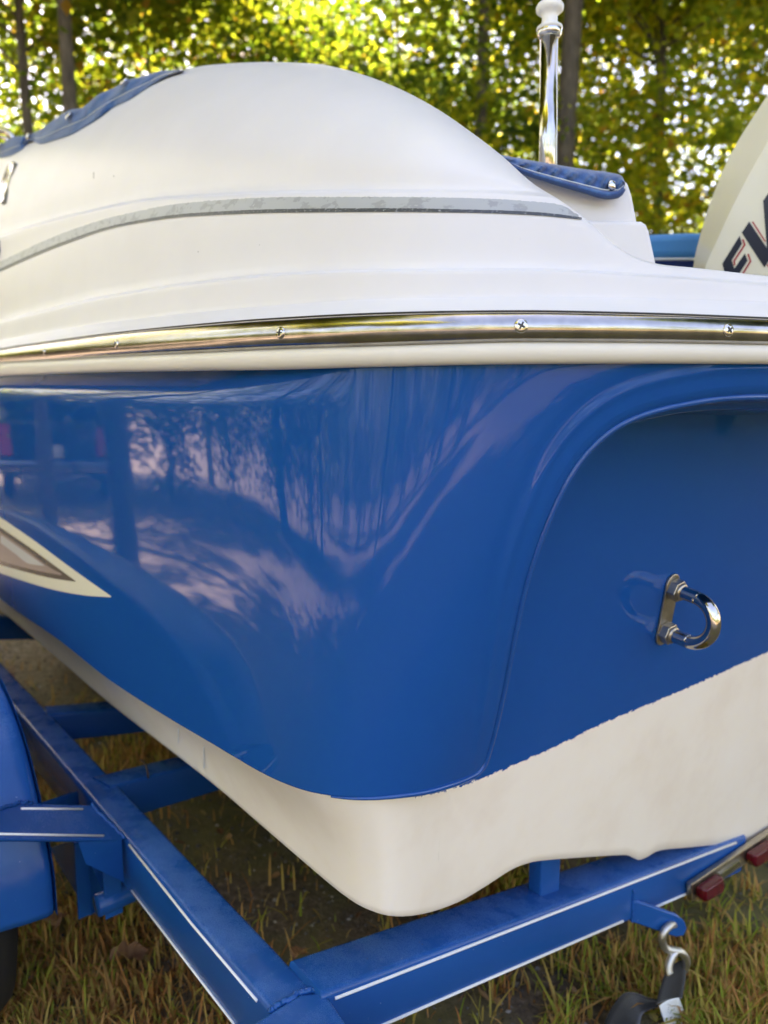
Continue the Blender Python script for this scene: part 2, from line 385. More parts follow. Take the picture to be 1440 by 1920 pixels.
def strip_on(bvh, name, ptop, pbot, x0, x1, nx, ny, material, parent, off=.0009, jit=0., holes=None):
    xs = np.linspace(x0, x1, nx); a, b = curve(ptop, xs), curve(pbot, xs)
    V = []; F = []; last = None; ok = []
    for i, x in enumerate(xs):
        for j in range(ny):
            p, n = hit(bvh, x, a[i]+(b[i]-a[i])*j/(ny-1)+(rng.normal(0, jit) if j == 0 else 0), off)
            ok.append(p is not None); V.append(p if p is not None else np.zeros(3))
    for i in range(nx-1):
        for j in range(ny-1):
            q = (i*ny+j, i*ny+j+1, (i+1)*ny+j+1, (i+1)*ny+j)
            if all(ok[t] for t in q) and not (holes and holes(xs[i], j)): F.append(q)
    used = sorted({t for f in F for t in f}); mp = {t: k for k, t in enumerate(used)}
    return mk(name, [V[t] for t in used], [tuple(mp[t] for t in f) for f in F], material, parent)
deck_stripe = strip_on(deck_bvh, 'silver_tape_stripe', tape_t, tape_d, -250, 1084, 520, 7, M['silver'], deck, jit=.4)
strip_on(deck_bvh, 'charcoal_tape_stripe', tape_d, tape_b, -250, 1090, 520, 4, M['dark'], deck, jit=.15)

# ---- rub rail (stainless half round on a vinyl strip) with its screws
mid, half = (rail_top+rail_bot)/2, (rail_bot-rail_top)/2
rr = [(mid-half*math.sin(R_(a)), .002+.017*(1-math.cos(R_(a)))) for a in np.linspace(-90, 90, 15)]
rrow = rows_from(rr); rail = mesh_rows('rub_rail', rrow, M['steel'], boat)
rail_bvh = bvh_of(np.array(rrow), grid_faces(len(rrow), len(XS)))
seam = rows_from([(rail_top-.5, .0125)])[0]; MB().tube(seam, .0013, 6, cap=False).build('sealant_line', M['slot'], rail)
sh = strip_bot-rail_bot
vr = [(rail_bot-4, .020), (rail_bot+1, .011), (rail_bot+sh*.25, .008), (rail_bot+sh*.55, .0085), (rail_bot+sh*.82, .012), (strip_bot-1, .018), (strip_bot, .026), (strip_bot-2, .036)]
mesh_rows('rub_rail_insert', loft(rows_from(vr), 3), M['vinyl'], boat, flip=True)
for sx, sy, sr in ((82, 660, .0072), (218, 645, .0074), (526, 624, .0075), (977, 611, .0078), (1366, 619, .0074)):
    p, n = hit(rail_bvh, sx, sy); p = p-n*.0012
    mb = MB().lathe(p, n, [(sr, 0), (sr, .0012), (sr*.9, .0024), (sr*.6, .0032), (sr*.25, .0035)], 20)
    so = mb.build('screw', M['screw'], rail)
    t = np.cross(n, [0, 0, 1.]); t /= np.linalg.norm(t); b = np.cross(n, t); a = rng.uniform(0, 1.5)
    e1 = t*math.cos(a)+b*math.sin(a); e2 = -t*math.sin(a)+b*math.cos(a); c = p+n*.0030
    x = MB()
    for e, f in ((e1, e2), (e2, e1)):
        x.prism([c-e*sr*.55-f*sr*.14, c+e*sr*.55-f*sr*.14, c+e*sr*.55+f*sr*.14, c-e*sr*.55+f*sr*.14], n*(.0009 if e is e1 else .0010))
    x.build('cross_recess', M['slot'], so, smooth=False)

# ---- hull: blue topside shell, lipped round the stern panel
zt_s, zt_z = [], []
for x, y in zip(XS, strip_bot):
    p, s, _ = curtain(x, y-5, .03); zt_s.append(s); zt_z.append(p[2])
o_ = np.argsort(zt_s); zt_s, zt_z = np.array(zt_s)[o_], np.array(zt_z)[o_]
def ztop(s): return np.interp(s, zt_s, zt_z)
crease_s, crease_z = np.array([0., SN]), np.array([-9., -9.])
kn_s, kn_z = np.array([0., SN]), np.array([9., 9.])
def shell(s, z):
    s = np.asarray(s, float); z = np.asarray(z, float); sh_ = s.shape; s = s.ravel(); z = z.ravel()
    Rr = np.stack([np.interp(s, SS, RP[:, 0]+RIN[:, 0]*.028), np.interp(s, SS, RP[:, 1]+RIN[:, 1]*.028)], 1)
    Bb = bspl(BC, s); q = np.clip((.05-z)/.55, -.3, 1.6); qq = np.sign(q)*np.abs(q)**1.25
    P = Rr*(1-qq[:, None])+Bb*qq[:, None]
    zc = np.interp(s, crease_s, crease_z); d = (zc-z); soft = .5*(d+np.sqrt(d*d+.00006)); soft = np.where(zc < -3, 0, soft)
    P = P+TW*(.20*np.minimum(soft, .3))[:, None]
    zk = np.interp(s, kn_s, kn_z); dk_ = z-zk; sk = .5*(dk_+np.sqrt(dk_*dk_+.00002)); am = np.interp(s, [7.5, 9.6], [.85, 0]); sk = np.where(zk > 3, 0, sk)
    P = P+TW*(am*sk)[:, None]
    return np.concatenate([P, z[:, None]], 1).reshape(*sh_, 3)
def find(x, y, zlo=-.75, zhi=.2):
    """(s, z) of the shell point seen at a photo pixel"""
    S, Z = np.meshgrid(np.linspace(2.0, SN-.01, 260), np.linspace(zlo, zhi, 120), indexing='ij')
    d = ((proj(shell(S, Z))-np.array([x, y]))**2).sum(-1); i = np.unravel_index(np.argmin(d), d.shape); v = np.array([S[i], Z[i]])
    for _ in range(12):
        f = proj(shell(v[0:1], v[1:2]))[0]-np.array([x, y])
        J = np.stack([(proj(shell(v[0:1]+1e-4, v[1:2]))[0]-np.array([x, y])-f)/1e-4, (proj(shell(v[0:1], v[1:2]+1e-4))[0]-np.array([x, y])-f)/1e-4], 1)
        try: dv = np.linalg.solve(J, -f)
        except Exception: break
        v = v+np.clip(dv, -.3, .3)
        if np.abs(dv).max() < 1e-7: break
    return v
kn = np.array([find(x, y) for x, y in ((0, 733), (120, 737), (240, 740), (330, 742))])
kn_s = np.concatenate([[0], np.sort(kn[:, 0]), [SN]]); kn_z = np.concatenate([[kn[0, 1]+.02], kn[np.argsort(kn[:, 0]), 1], [kn[-1, 1]]])

LIP = [(0, 1122), (100, 1192), (200, 1270), (300, 1335), (400, 1394), (480, 1441), (560, 1476), (620, 1489), (690, 1493), (760, 1487), (830, 1473), (880, 1455), (902, 1440), (912, 1418), (925, 1370), (940, 1300), (958, 1210), (976, 1130), (1000, 1050),
       (1032, 965), (1072, 885), (1122, 822), (1190, 775), (1290, 745), (1440, 729)]
LIP = [(x-14*min(max((x-895)/90., 0), 1), y-7*min(max((x-960)/80., 0), 1)) for x, y in LIP]
lip = np.array([find(x, y) for x, y in LIP])
lip = np.vstack([[[.3, lip[0, 1]+.12], [1.2, lip[0, 1]+.06], [lip[0, 0]-.66*(lip[0, 0]-1.2), lip[0, 1]+.03], [lip[0, 0]-.33*(lip[0, 0]-1.2), lip[0, 1]+.01]], lip, [[lip[-1, 0]+.5*(SN-lip[-1, 0]), lip[-1, 1]-.004], [SN, lip[-1, 1]-.006]]])
lipd = catmull(lip, 12); NL = len(lipd)
i0, i1 = 4+6, 4+len(LIP)-1                           # start of the corner, end of the ridge in frame
i0d, i1d = i0*12, i1*12
st_ = lipd[:, 0].copy(); arc = np.concatenate([[0], np.cumsum(np.linalg.norm(np.diff(proj(shell(lipd[:, 0], lipd[:, 1])), axis=0), axis=1))])
st_[i0d:i1d+1] = np.interp(arc[i0d:i1d+1], [arc[i0d], arc[i1d]], [st_[i0d], st_[i1d]])
nb = 80; bb = 1-(1-np.linspace(0, 1, nb))**1.9
Sg = st_[None]*(1-bb[:, None])+lipd[:, 0][None]*bb[:, None]
Zg = ztop(st_)[None]*(1-bb[:, None])+lipd[:, 1][None]*bb[:, None]
SH = shell(Sg, Zg)
ridge = np.clip((np.arange(NL)-(4+11)*12)/48., 0, 1)
_lp = SH[-1][(4+10)*12:]; _e = []; _k = []
for r_ in SH:
    d_ = np.sqrt(((r_[:, None, :]-_lp[None])**2).sum(-1)); _e.append(d_.min(1)); _k.append(d_.argmin(1))
_e = np.array(_e); _w = np.clip((np.array(_k)-18)/60., 0, 1); _w = _w*_w*(3-2*_w)
_a = np.gradient(SH, axis=1); _b = np.gradient(SH, axis=0); _n = np.cross(_a, _b); _n /= np.linalg.norm(_n, axis=2)[..., None]+1e-12
_n *= np.sign((_n*-SH).sum(2))[..., None]
bead_h = .0018*np.exp(-((_e-.022)/.006)**2)-.0016*np.exp(-((_e-.036)/.009)**2)
SH = SH+_n*(bead_h*_w*np.clip(np.arange(nb)[:, None]/12., 0, 1))[..., None]
tau = np.gradient(SH[-1], axis=0); tau /= np.linalg.norm(tau, axis=1)[:, None]
con = SH[-1]-SH[-9]; con -= tau*(con*tau).sum(1)[:, None]; con /= np.linalg.norm(con, axis=1)[:, None]
nrm = np.cross(tau, con); toc = -SH[-1]; nrm *= np.sign((nrm*toc).sum(1))[:, None]
RAKE = math.tan(R_(8)); SWP = math.tan(R_(5))
def uP(w, z): return .690-SWP*(w-.74)-(z+.5)*RAKE       # plane of the stern panel
PN = np.array([FW[0]+SWP*TW[0], FW[1]+SWP*TW[1], RAKE]); PP = uw(uP(.74, -.5), .74, -.5)
ridge = np.clip((np.arange(NL)-(4+11)*12)/48., 0, 1)
rad = (.003+.021*ridge)[:, None]
rollrows = []
for a in (18, 36, 54, 72, 90):
    a = R_(a); rollrows.append(SH[-1]+rad*math.sin(a)*con-rad*(1-math.cos(a))*nrm)
last = rollrows[-1]; u_ = last[:, 0]*FW[0]+last[:, 1]*FW[1]
fwd = np.clip(uP(last[:, 0]*TW[0]+last[:, 1]*TW[1], last[:, 2])+.012-u_, .01, .8)
inward = -nrm*.05*(1-ridge[:, None])+np.array([FW[0], FW[1], 0])*(fwd*ridge)[:, None]
# a second soft bead before the wall runs in to the panel
bead = np.array([FW[0], FW[1], 0])*(np.minimum(fwd, .02)*ridge)[:, None]-nrm*.012*(1-ridge[:, None])
rollrows.append(last+bead*.4+con*.0015); rollrows.append(last+bead*.7+con*.006*ridge[:, None]); rollrows.append(last+bead+con*.011*ridge[:, None])
rollrows.append(last+bead*1.05+con*.013*ridge[:, None]); rollrows.append(last+bead*.6+inward*.5+con*.016*ridge[:, None]); rollrows.append(last+inward+con*.024*ridge[:, None])
SHA = np.concatenate([SH, np.array(rollrows)]); nshr = len(SHA)

_b0, _b1 = (4+7)*12, (4+len(LIP)-1)*12
_c = SH[-1]+rad*(math.sin(R_(38))*con-(1-math.cos(R_(38)))*nrm); BEAD = _c[_b0:_b1+14]+con[_b0:_b1+14]*.0015
BEAD_R = np.interp(np.arange(len(BEAD)), [0, 40, 70, len(BEAD)-1], [.0012, .0048, .0042, .0042])
# ---- hull: white bottom and stern panel
EDGE = [(0, 1143), (100, 1228), (200, 1314), (300, 1392), (400, 1470), (500, 1556), (600, 1642), (650, 1682), (690, 1705), (740, 1718), (800, 1712), (860, 1691), (910, 1662), (955, 1633), (985, 1620), (1020, 1613), (1100, 1607), (1170, 1603), (1186, 1607), (1199, 1612), (1213, 1607), (1240, 1594), (1300, 1588), (1370, 1581), (1385, 1578), (1400, 1584), (1420, 1585), (1440, 1577)]
ZC = -.675; E3 = []
for x, y in EDGE:
    a = on_z(x, y, ZC); b = on_plane(x, y, PP, PN); k = min(max((x-690)/190., 0), 1); k = k*k*(3-2*k)
    r = ray(x, y); ta, tb_ = a[1]/r[1], b[1]/r[1]; E3.append(r*(ta*(1-k)+tb_*k))
E3 = np.array(E3)
d0 = np.array([FW[0], FW[1], 0])
lead = [E3[0]+d0*v+np.array([TW[0], TW[1], 0])*w+np.array([0, 0, z]) for v, w, z in ((4.6, .75, .12), (3.0, .28, .05), (1.6, .08, .015), (.7, .015, 0))]
wz = E3[-1]; wlast = wz[0]*TW[0]+wz[1]*TW[1]
tail = []
for w in np.linspace(wlast+.02, max(WC, wlast+.06), 5):
    z = wz[2]-(w-wlast)*.18; tail.append(uw(uP(w, z), w, z))
E3 = np.vstack([lead, E3, tail])
# matching upper edge: follows the lip, then the stern panel
lipin = SH[-1]-nrm*.007
GPX = [(0, 1122), (100, 1192), (200, 1270), (300, 1335), (400, 1394), (480, 1441), (560, 1476), (600, 1486), (650, 1492), (705, 1493), (765, 1486), (820, 1475), (858, 1463), (880, 1455)]
def lip_at(x, y):
    q = proj(SH[-1]); i = np.argmin(((q-np.array([x, y]))**2).sum(1)); return lipin[i]
def lip_u(fr): return lipin[int(fr)]
def to_panel(p, k):
    w, u = p[0]*TW[0]+p[1]*TW[1], p[0]*FW[0]+p[1]*FW[1]; return p+np.array([FW[0], FW[1], 0])*(uP(w, p[2])-u)*k
GK = [0]*9+[.12, .35, .65, .9, 1.]
G3 = [lip_u(v) for v in (2, 14, 26, 38)]+[to_panel(lip_at(x, y), k) for (x, y), k in zip(GPX, GK)]
for e in E3[len(G3):]:
    w = e[0]*TW[0]+e[1]*TW[1]; G3.append((w, None))
g0 = G3[17]; w_g0 = g0[0]*TW[0]+g0[1]*TW[1]; rest = [g for g in G3 if isinstance(g, tuple)]
ws = [g[0] for g in rest]; ws0 = ws[0]
for k, (w, _) in enumerate(rest):
    ww = max(w, w_g0+.022*(k+1)) if k < 6 else w
    G3[18+k] = uw(uP(ww, -.5), ww, -.5)
G3 = np.array(G3); nG = len(G3)
G3 = catmull(G3, 8); E3d = catmull(E3, 8); nc = len(G3)
first_panel = 17*8
_w3 = G3[first_panel:, 0]*TW[0]+G3[first_panel:, 1]*TW[1]; _zz = np.interp(np.arange(len(_w3)), [0, 5], [G3[first_panel, 2], -.5])
G3[first_panel:] = np.array([uw(uP(a, b), a, b) for a, b in zip(_w3, _zz)])
low = []
PXE = proj(E3d)
for t in np.linspace(0, 1, 20):
    Pq = G3*(1-t)+E3d*t
    # gentle hollow on the side, flat on the panel
    hol = math.sin(math.pi*t)*.012*np.clip((first_panel-np.arange(nc))/60., 0, 1)
    Pq = Pq+np.stack([TW[0]*hol, TW[1]*hol, 0*hol], 1)
    low.append(Pq)
under = [E3d+np.array([0, 0, -.004])+np.stack([(TW[0]*.004+FW[0]*.004)*np.ones(nc), (TW[1]*.004+FW[1]*.004)*np.ones(nc), 0*np.ones(nc)], 1)]
wv = E3d[:, 0]*TW[0]+E3d[:, 1]*TW[1]; uv = E3d[:, 0]*FW[0]+E3d[:, 1]*FW[1]
kk = np.clip((wv-.62)/.25, 0, 1)
for q, ins in ((.02, .02), (.25, .25), (1., .8)):
    uu = uv+(ins*.2+5.0*q*kk); w2 = wv+(1-kk)*ins*.8
    under.append(np.stack([FW[0]*uu+TW[0]*w2, FW[1]*uu+TW[1]*w2, E3d[:, 2]+.0*q-(1-kk)*ins*.1], 1))
low = np.array(low+under); nlr = len(low)
rl = lipd[(4+13)*12:(4+len(LIP)-1)*12]; rp = shell(rl[:, 0], rl[:, 1]); rw = rp[:, 0]*TW[0]+rp[:, 1]*TW[1]
pan = []
for zt in np.concatenate([np.linspace(-.5, -.14, 16), np.linspace(-.13, rp[-1, 2]-.001, 30)]):
    wl = np.interp(zt, np.maximum.accumulate(rp[:, 2]), rw)-.03; w = wl+(WC-wl)*np.linspace(0, 1, 90)**1.8
    dd = np.sqrt(((w[:, None]-rw[None, ::3])**2)+((zt-rp[None, ::3, 2])**2)).min(1)
    cov_ = .024*np.clip(1-(dd-.022)/.055, 0, 1.0)**2*np.interp(zt, [-.5, -.36], [0, 1])
    pan.append(np.array([uw(uP(q, zt)-c_, q, zt) for q, c_ in zip(w, cov_)]))
pan = np.array(pan[::-1])
# paint line on the stern, from the pixels where blue meets white
PAINT = [(560, 1479), (640, 1493), (720, 1497), (780, 1493), (820, 1487), (865, 1474), (910, 1457), (1020, 1410), (1120, 1362), (1285, 1292), (1440, 1222), (1700, 1105)]
def paint_attr(V):
    q = proj(V); py = curve(PAINT, q[:, 0]); return np.clip((py-q[:, 1])*(V[:, 1])/1500., -.05, .05)
Vl, Vp = low.reshape(-1, 3), pan.reshape(-1, 3)
pl = paint_attr(Vl); side_col = np.tile(np.arange(nc) < 8*10, nlr); pl = np.where(side_col, -.05, pl); pl[nc*20:] = -.05
V = np.vstack([SHA.reshape(-1, 3), Vl, Vp]); nS, nL = SHA.shape[0]*SHA.shape[1], len(Vl)
F = grid_faces(nshr, NL, flip=True)+grid_faces(nlr, nc, nS, flip=True)+grid_faces(pan.shape[0], pan.shape[1], nS+nL, flip=True)
paint = np.concatenate([np.full(nS, .05), pl, paint_attr(Vp)])
def mirror(P):
    w = P[:, 0]*TW[0]+P[:, 1]*TW[1]; d = 2*(WC-w); Q = P.copy(); Q[:, 0] += TW[0]*d; Q[:, 1] += TW[1]*d; return Q
Fm = [tuple(i+len(V) for i in f[::-1]) for f in F]
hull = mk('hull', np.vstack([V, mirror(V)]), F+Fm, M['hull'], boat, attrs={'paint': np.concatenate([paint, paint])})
hull_bvh = BVHTree.FromPolygons([tuple(v) for v in V], F)
MB().tube(BEAD, BEAD_R, 12).build('edge_bead', mat('bead_gelcoat', BLUE, .04, spec=.5), hull)
dm = mirror(dk.reshape(-1, 3)); dm[:, 2] = np.minimum(dm[:, 2], .16+.02*np.tanh(dm[:, 2]*4))
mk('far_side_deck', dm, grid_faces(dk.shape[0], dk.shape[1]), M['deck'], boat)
print('edge w,z:', [(round(float(e[0]*TW[0]+e[1]*TW[1]), 3), round(float(e[2]), 3)) for e in E3])
print('lip s,z:', np.round(lip, 2).tolist())

# ---- side graphic
def pxz(pts, ox, oy, k): return [(ox+x/k, oy+y/k) for x, y in pts]
dz = lambda pts: pxz(pts, 0, 940, 5.143)
strip_on(hull_bvh, 'cream_arrow_decal', dz([(-250, -20), (0, 150), (300, 355), (700, 650), (1075, 915)]), dz([(-250, 600), (0, 690), (300, 790), (600, 870), (900, 915), (1075, 925)]), -45, 1074/5.143, 50, 8, M['cream'], hull, .0006)
strip_on(hull_bvh, 'bronze_arrow_decal', dz([(-250, 75), (0, 245), (300, 450), (735, 768)]), dz([(-250, 520), (0, 610), (250, 680), (500, 740), (735, 775)]), -45, 734/5.143, 40, 6, M['brown'], hull, .0012)
strip_on(hull_bvh, 'mauve_arrow_decal', dz([(-250, 120), (0, 290), (250, 460), (520, 655), (640, 715)]), dz([(-250, 490), (0, 570), (250, 640), (480, 690), (640, 720)]), -45, 600/5.143, 30, 6, M['mauve'], hull, .0018)
strip_on(hull_bvh, 'pale_arrow_decal', dz([(15, 320), (200, 450), (440, 618)]), dz([(15, 400), (150, 500), (290, 600), (440, 622)]), 3, 438/5.143, 20, 4, M['palegrey'], hull, .0024)

M['drip'] = mat('dried_drip', (.62, .64, .66), .4)
for x0, ya, yb in ((335, 1364, 1394), (383, 1398, 1442)):
    strip_on(hull_bvh, 'dried_drip', [(x0-3, ya), (x0+3, ya+2)], [(x0-3, yb), (x0+3, yb-3)], x0-1.1, x0+1.1, 3, 5, M['drip'], hull, .0007)
for x0, ya, yb in ((176, 322, 336), (214, 328, 333), (487, 458, 461), (372, 470, 474), (108, 300, 302)):
    strip_on(deck_bvh, 'scuff_mark', [(x0-3, ya+2), (x0+3, ya)], [(x0-3, yb), (x0+3, yb-2)], x0-.6, x0+.6, 3, 3, M['dark'], deck, .0004)
# ---- chrome letter on the coaming (only its right end is in frame)
def slab_on(bvh, name, poly, th, material, parent, off=.0):
    P = [hit(bvh, x, y, off) for x, y in poly]; n = sum(p[1] for p in P); n /= np.linalg.norm(n)
    return bevel(MB().prism([p[0] for p in P], n*th).build(name, material, parent, smooth=False), .0006, 2)
k_ = 640/60.
em = [(x/k_, 220+y/k_) for x, y in ((60, 1740), (110, 1690), (330, 920), (310, 905), (190, 985), (40, 1420), (35, 1640))]
slab_on(deck_bvh, 'letter_backing', [(x+(2.2 if x > 10 else 1.2), y+1.5) for x, y in em], .004, M['dark'], deck)
slab_on(deck_bvh, 'chrome_letter', em, .007, M['letter'], deck)
em = [(x/k_, 220+y/k_) for x, y in ((-330, 1000), (-150, 960), (30, 1640), (60, 1740), (-60, 1700))]
slab_on(deck_bvh, 'chrome_letter', [(x, y) for x, y in em], .006, M['letter'], deck)
slab_on(deck_bvh, 'chrome_letter', [(-40, 452), (-1, 450), (1, 470), (-4, 492), (-40, 500)], .005, M['dark'], deck)

# ---- stern eye
pc, pn = hit(hull_bvh, 1250, 1141)
pn = -PN/np.linalg.norm(PN); aft = pn
eye = empty('stern_eye', pc); eye.parent = boat; eye.location = tuple(np.array([pc[0], pc[1], pc[2]+EZ])-root_of(boat))
def onp(x, y): return on_plane(x, y, PP, PN)
a_, b_ = onp(1262, 1075), onp(1236, 1208); hL = np.linalg.norm(a_-b_)/2; cc = (a_+b_)/2; evp = (a_-b_)/np.linalg.norm(a_-b_); es = np.cross(evp, aft)
hw = .0185; out = []
for a in np.linspace(0, math.pi, 9): out.append(cc+evp*(hL-hw+hw*math.sin(a))+es*hw*math.cos(a))
for a in np.linspace(math.pi, 2*math.pi, 9): out.append(cc-evp*(hL-hw)+evp*hw*math.sin(a)+es*hw*math.cos(a))
bevel(MB().prism([p+aft*.0005 for p in out], aft*.0045).build('base_plate', M['plate'], eye, smooth=False), .0012)
ls = hL*.60
for sgn in (1, -1):
    c = cc+evp*sgn*ls+aft*.005
    hexp = [c+(evp*math.cos(R_(60*k+20))+es*math.sin(R_(60*k+20)))*.0195 for k in range(6)]
    nu = MB().prism(hexp, aft*.016).build('nut', M['plate'], eye, smooth=False); bevel(nu, .0015)
    MB().lathe(c+aft*.016, aft, [(.0155, 0), (.015, .003), (.0125, .005)], 20).build('collar', M['plate'], nu)
loop = [cc+evp*ls+aft*.006]
reach = .048
for a in np.linspace(0, math.pi, 25): loop.append(cc+evp*ls*math.cos(a)+aft*(reach+ls*1.02*math.sin(a)))
loop.append(cc-evp*ls+aft*.006)
MB().tube(catmull(loop, 3), .0118, 20).build('loop', M['chrome'], eye)

# ------------------------------------------------------------------ inner stern bulkhead, seat, covers
def vplane(x0, Y0, ang):
    p = at_depth(x0, 400, Y0); d = np.array([math.cos(R_(ang)), math.sin(R_(ang)), 0]); n = np.array([-d[1], d[0], 0]); return p, n, d
bp, bn, bd = vplane(1000, 1.16, 14)
def onb(x, y, off=0.): return on_plane(x, y, bp+bn*off, bn)
def face_block(name, pix, off, depth, material, parent, bw):
    return bevel(MB().prism([onb(x, y, off) for x, y in pix][::-1], bn*depth).build(name, material, parent, flat_angle=30), bw, 4)
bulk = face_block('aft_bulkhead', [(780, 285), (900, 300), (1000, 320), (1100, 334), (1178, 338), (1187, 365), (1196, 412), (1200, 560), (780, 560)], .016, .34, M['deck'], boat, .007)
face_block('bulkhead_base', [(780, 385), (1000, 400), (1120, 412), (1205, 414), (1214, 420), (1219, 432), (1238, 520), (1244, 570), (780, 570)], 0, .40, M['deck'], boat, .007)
# far blue seat
sp0, sn0, sd0 = vplane(1270, 1.95, 16)
def ons(x, y, o=0.): return on_plane(x, y, sp0+sn0*o, sn0)
seat = MB().prism([ons(x, y) for x, y in ((1190, 440), (1230, 437), (1290, 434), (1400, 434), (1400, 488), (1190, 486))][::-1], sn0*.35).build('seat_cushion', M['seat'], boat, flat_angle=30); bevel(seat, .02, 4)
MB().prism([ons(x, y, .012) for x, y in ((1190, 484), (1400, 484), (1400, 560), (1190, 560))][::-1], sn0*.33).build('seat_base', M['seat2'], boat, smooth=False)
MB().tube([ons(x, 486, -.004) for x in np.linspace(1190, 1400, 12)], .0035, 8).build('seat_piping', M['thread'], seat)
# right cover: quilted canvas folded over the bulkhead top
cov = empty('canvas_cover', onb(1060, 345), 'short dark blue wrinkled canvas flap snapped over the white bulkhead, right of the coaming', 'cover')
xs = np.linspace(905, 1172, 150)
ct = curve([(900, 283), (930, 289), (1010, 304), (1100, 319), (1150, 326), (1166, 331), (1172, 342)], xs)
cb = curve([(900, 290), (940, 305), (985, 324), (1040, 342), (1100, 360), (1140, 370), (1158, 368), (1168, 356), (1172, 346)], xs)
rows = []
ph = (xs-905)/17.
for f, o in ((1.0, .014), (1.0, -.004), (.93, -.011), (.80, -.011), (.70, -.004), (.62, -.002), (.45, -.001), (.25, .000), (.10, .006), (.0, .020), (-.03, .05), (0, .10), (.3, .16)):
    wr = .0085*np.sin(ph*2*math.pi*.55+f*5.0+.6*np.sin(ph*.9))*math.sin(math.pi*min(max((.72-f)/.75, 0), 1)) if f < .72 else 0*xs
    wr = wr-np.abs(wr)*.4
    rows.append(np.array([onb(x, t+(b-t)*f, o+w_) for x, t, b, w_ in zip(xs, ct, cb, wr)]))
cr_ = loft(rows, 3); mk('canvas', cr_.reshape(-1, 3), grid_faces(cr_.shape[0], cr_.shape[1], flip=True), M['canvas2'], cov)
MB().tube([onb(x, t+(b-t)*.97, -.007) for x, t, b in zip(xs[::3], ct[::3], cb[::3])], .0042, 10).build('edge_binding', M['piping'], cov)
MB().tube([onb(x, t+(b-t)*.70, -.0065+.0008*math.sin(i*2.1)) for i, (x, t, b) in enumerate(zip(xs[::2], ct[::2], cb[::2]))], .0009, 6).build('stitching', M['thread'], cov)
def snap(p, n, r, parent):
    MB().lathe(p, n, [(r, -.002), (r, .0005), (r*.93, .0022), (r*.7, .0038), (r*.35, .0048), (r*.1, .005)], 24).build('snap', M['brightc'], parent)
snap(onb(1147, 347.5, -.007), -bn+np.array([.25, 0, .15]), .0078, cov)

# left cover along the coaming edge
cvl = empty('canvas_cover', hit(deck_bvh, 150, 236)[0], 'long blue canvas cover edge snapped along the white coaming, upper left of the photo', 'cover')
xs = np.linspace(-150, 344, 170)
cu = curve([(-150, 352), (-60, 300), (0, 272), (28, 256), (50, 254), (75, 243), (100, 225), (135, 205), (150, 203), (185, 177), (215, 164), (240, 150), (275, 141), (300, 133), (344, 131.5)], xs)
cl_ = curve([(-150, 400), (-60, 328), (-8, 297), (12, 294), (40, 281), (58, 263), (75, 270), (105, 262), (132, 253), (150, 243), (185, 222), (215, 200), (240, 188), (275, 166), (310, 145), (344, 132)], xs)
rows = []
base = []
for i, x in enumerate(xs):
    p, n = hit(deck_bvh, x, max(cl_[i], curve([(-270, 470), (-100, 345), (0, 286), (60, 263), (150, 224), (240, 178), (330, 136), (400, 122)], [x])[0]+5)); base.append(p)
base = np.array(base); dep = np.linalg.norm(base, axis=1)
for f, pull in ((1.0, .001), (1.0, .012), (.9, .016), (.75, .015), (.62, .012), (.5, .014), (.32, .012), (.15, .008), (.04, .0), (0., -.02), (.02, -.06), (.10, -.20), (.3, -.5)):
    row = []
    for i, x in enumerate(xs):
        puff = .008*math.sin(x*.058+f*3)+.006*math.sin(x*.11+f*7); amp = math.sin(math.pi*min(max(f, 0), 1))
        r = ray(x, cu[i]+(cl_[i]-cu[i])*f); r = r/np.linalg.norm(r)
        row.append(r*(dep[i]+.05*(1-f)*min(1, (cl_[i]-cu[i])/35)-pull-puff*amp))
    rows.append(np.array(row))
cr_ = loft(rows, 3); mk('canvas', cr_.reshape(-1, 3), grid_faces(cr_.shape[0], cr_.shape[1], flip=True), M['canvas'], cvl)
cv_bvh = bvh_of(cr_, grid_faces(cr_.shape[0], cr_.shape[1]))
def seamline(f, off): return [q for q in (hit(cv_bvh, x, cu[i]+(cl_[i]-cu[i])*f, off)[0] for i, x in enumerate(xs) if i % 2 == 0) if q is not None]
MB().tube(seamline(.60, .0004), .0009, 6).build('stitching', M['thread'], cvl)
for sx, sy in ((237, 158), (133, 221), (57, 250), (4, 276)):
    p, n = hit(cv_bvh, sx, sy)
    if p is None: p, n = hit(cv_bvh, sx, sy+8)
    if p is not None:
        n = n+np.array([-.6, -.1, .9]); n /= np.linalg.norm(n); snap(p+n*.007, n, .0125, cvl)
# chrome grab rail ends just inside the left edge
gp = [at_depth(x, y, 2.75) for x, y in ((-120, 262), (-60, 247), (-20, 243), (5, 245), (20, 253), (30, 268), (36, 290))]
gr = MB().tube(catmull(gp, 6), .0105, 12)
gp = [at_depth(x, y, 2.7) for x, y in ((-90, 262), (-30, 254), (4, 257), (18, 268), (24, 285))]
gr.tube(catmull(gp, 6), .0075, 12).build('grab_rail', M['chrome'], boat)

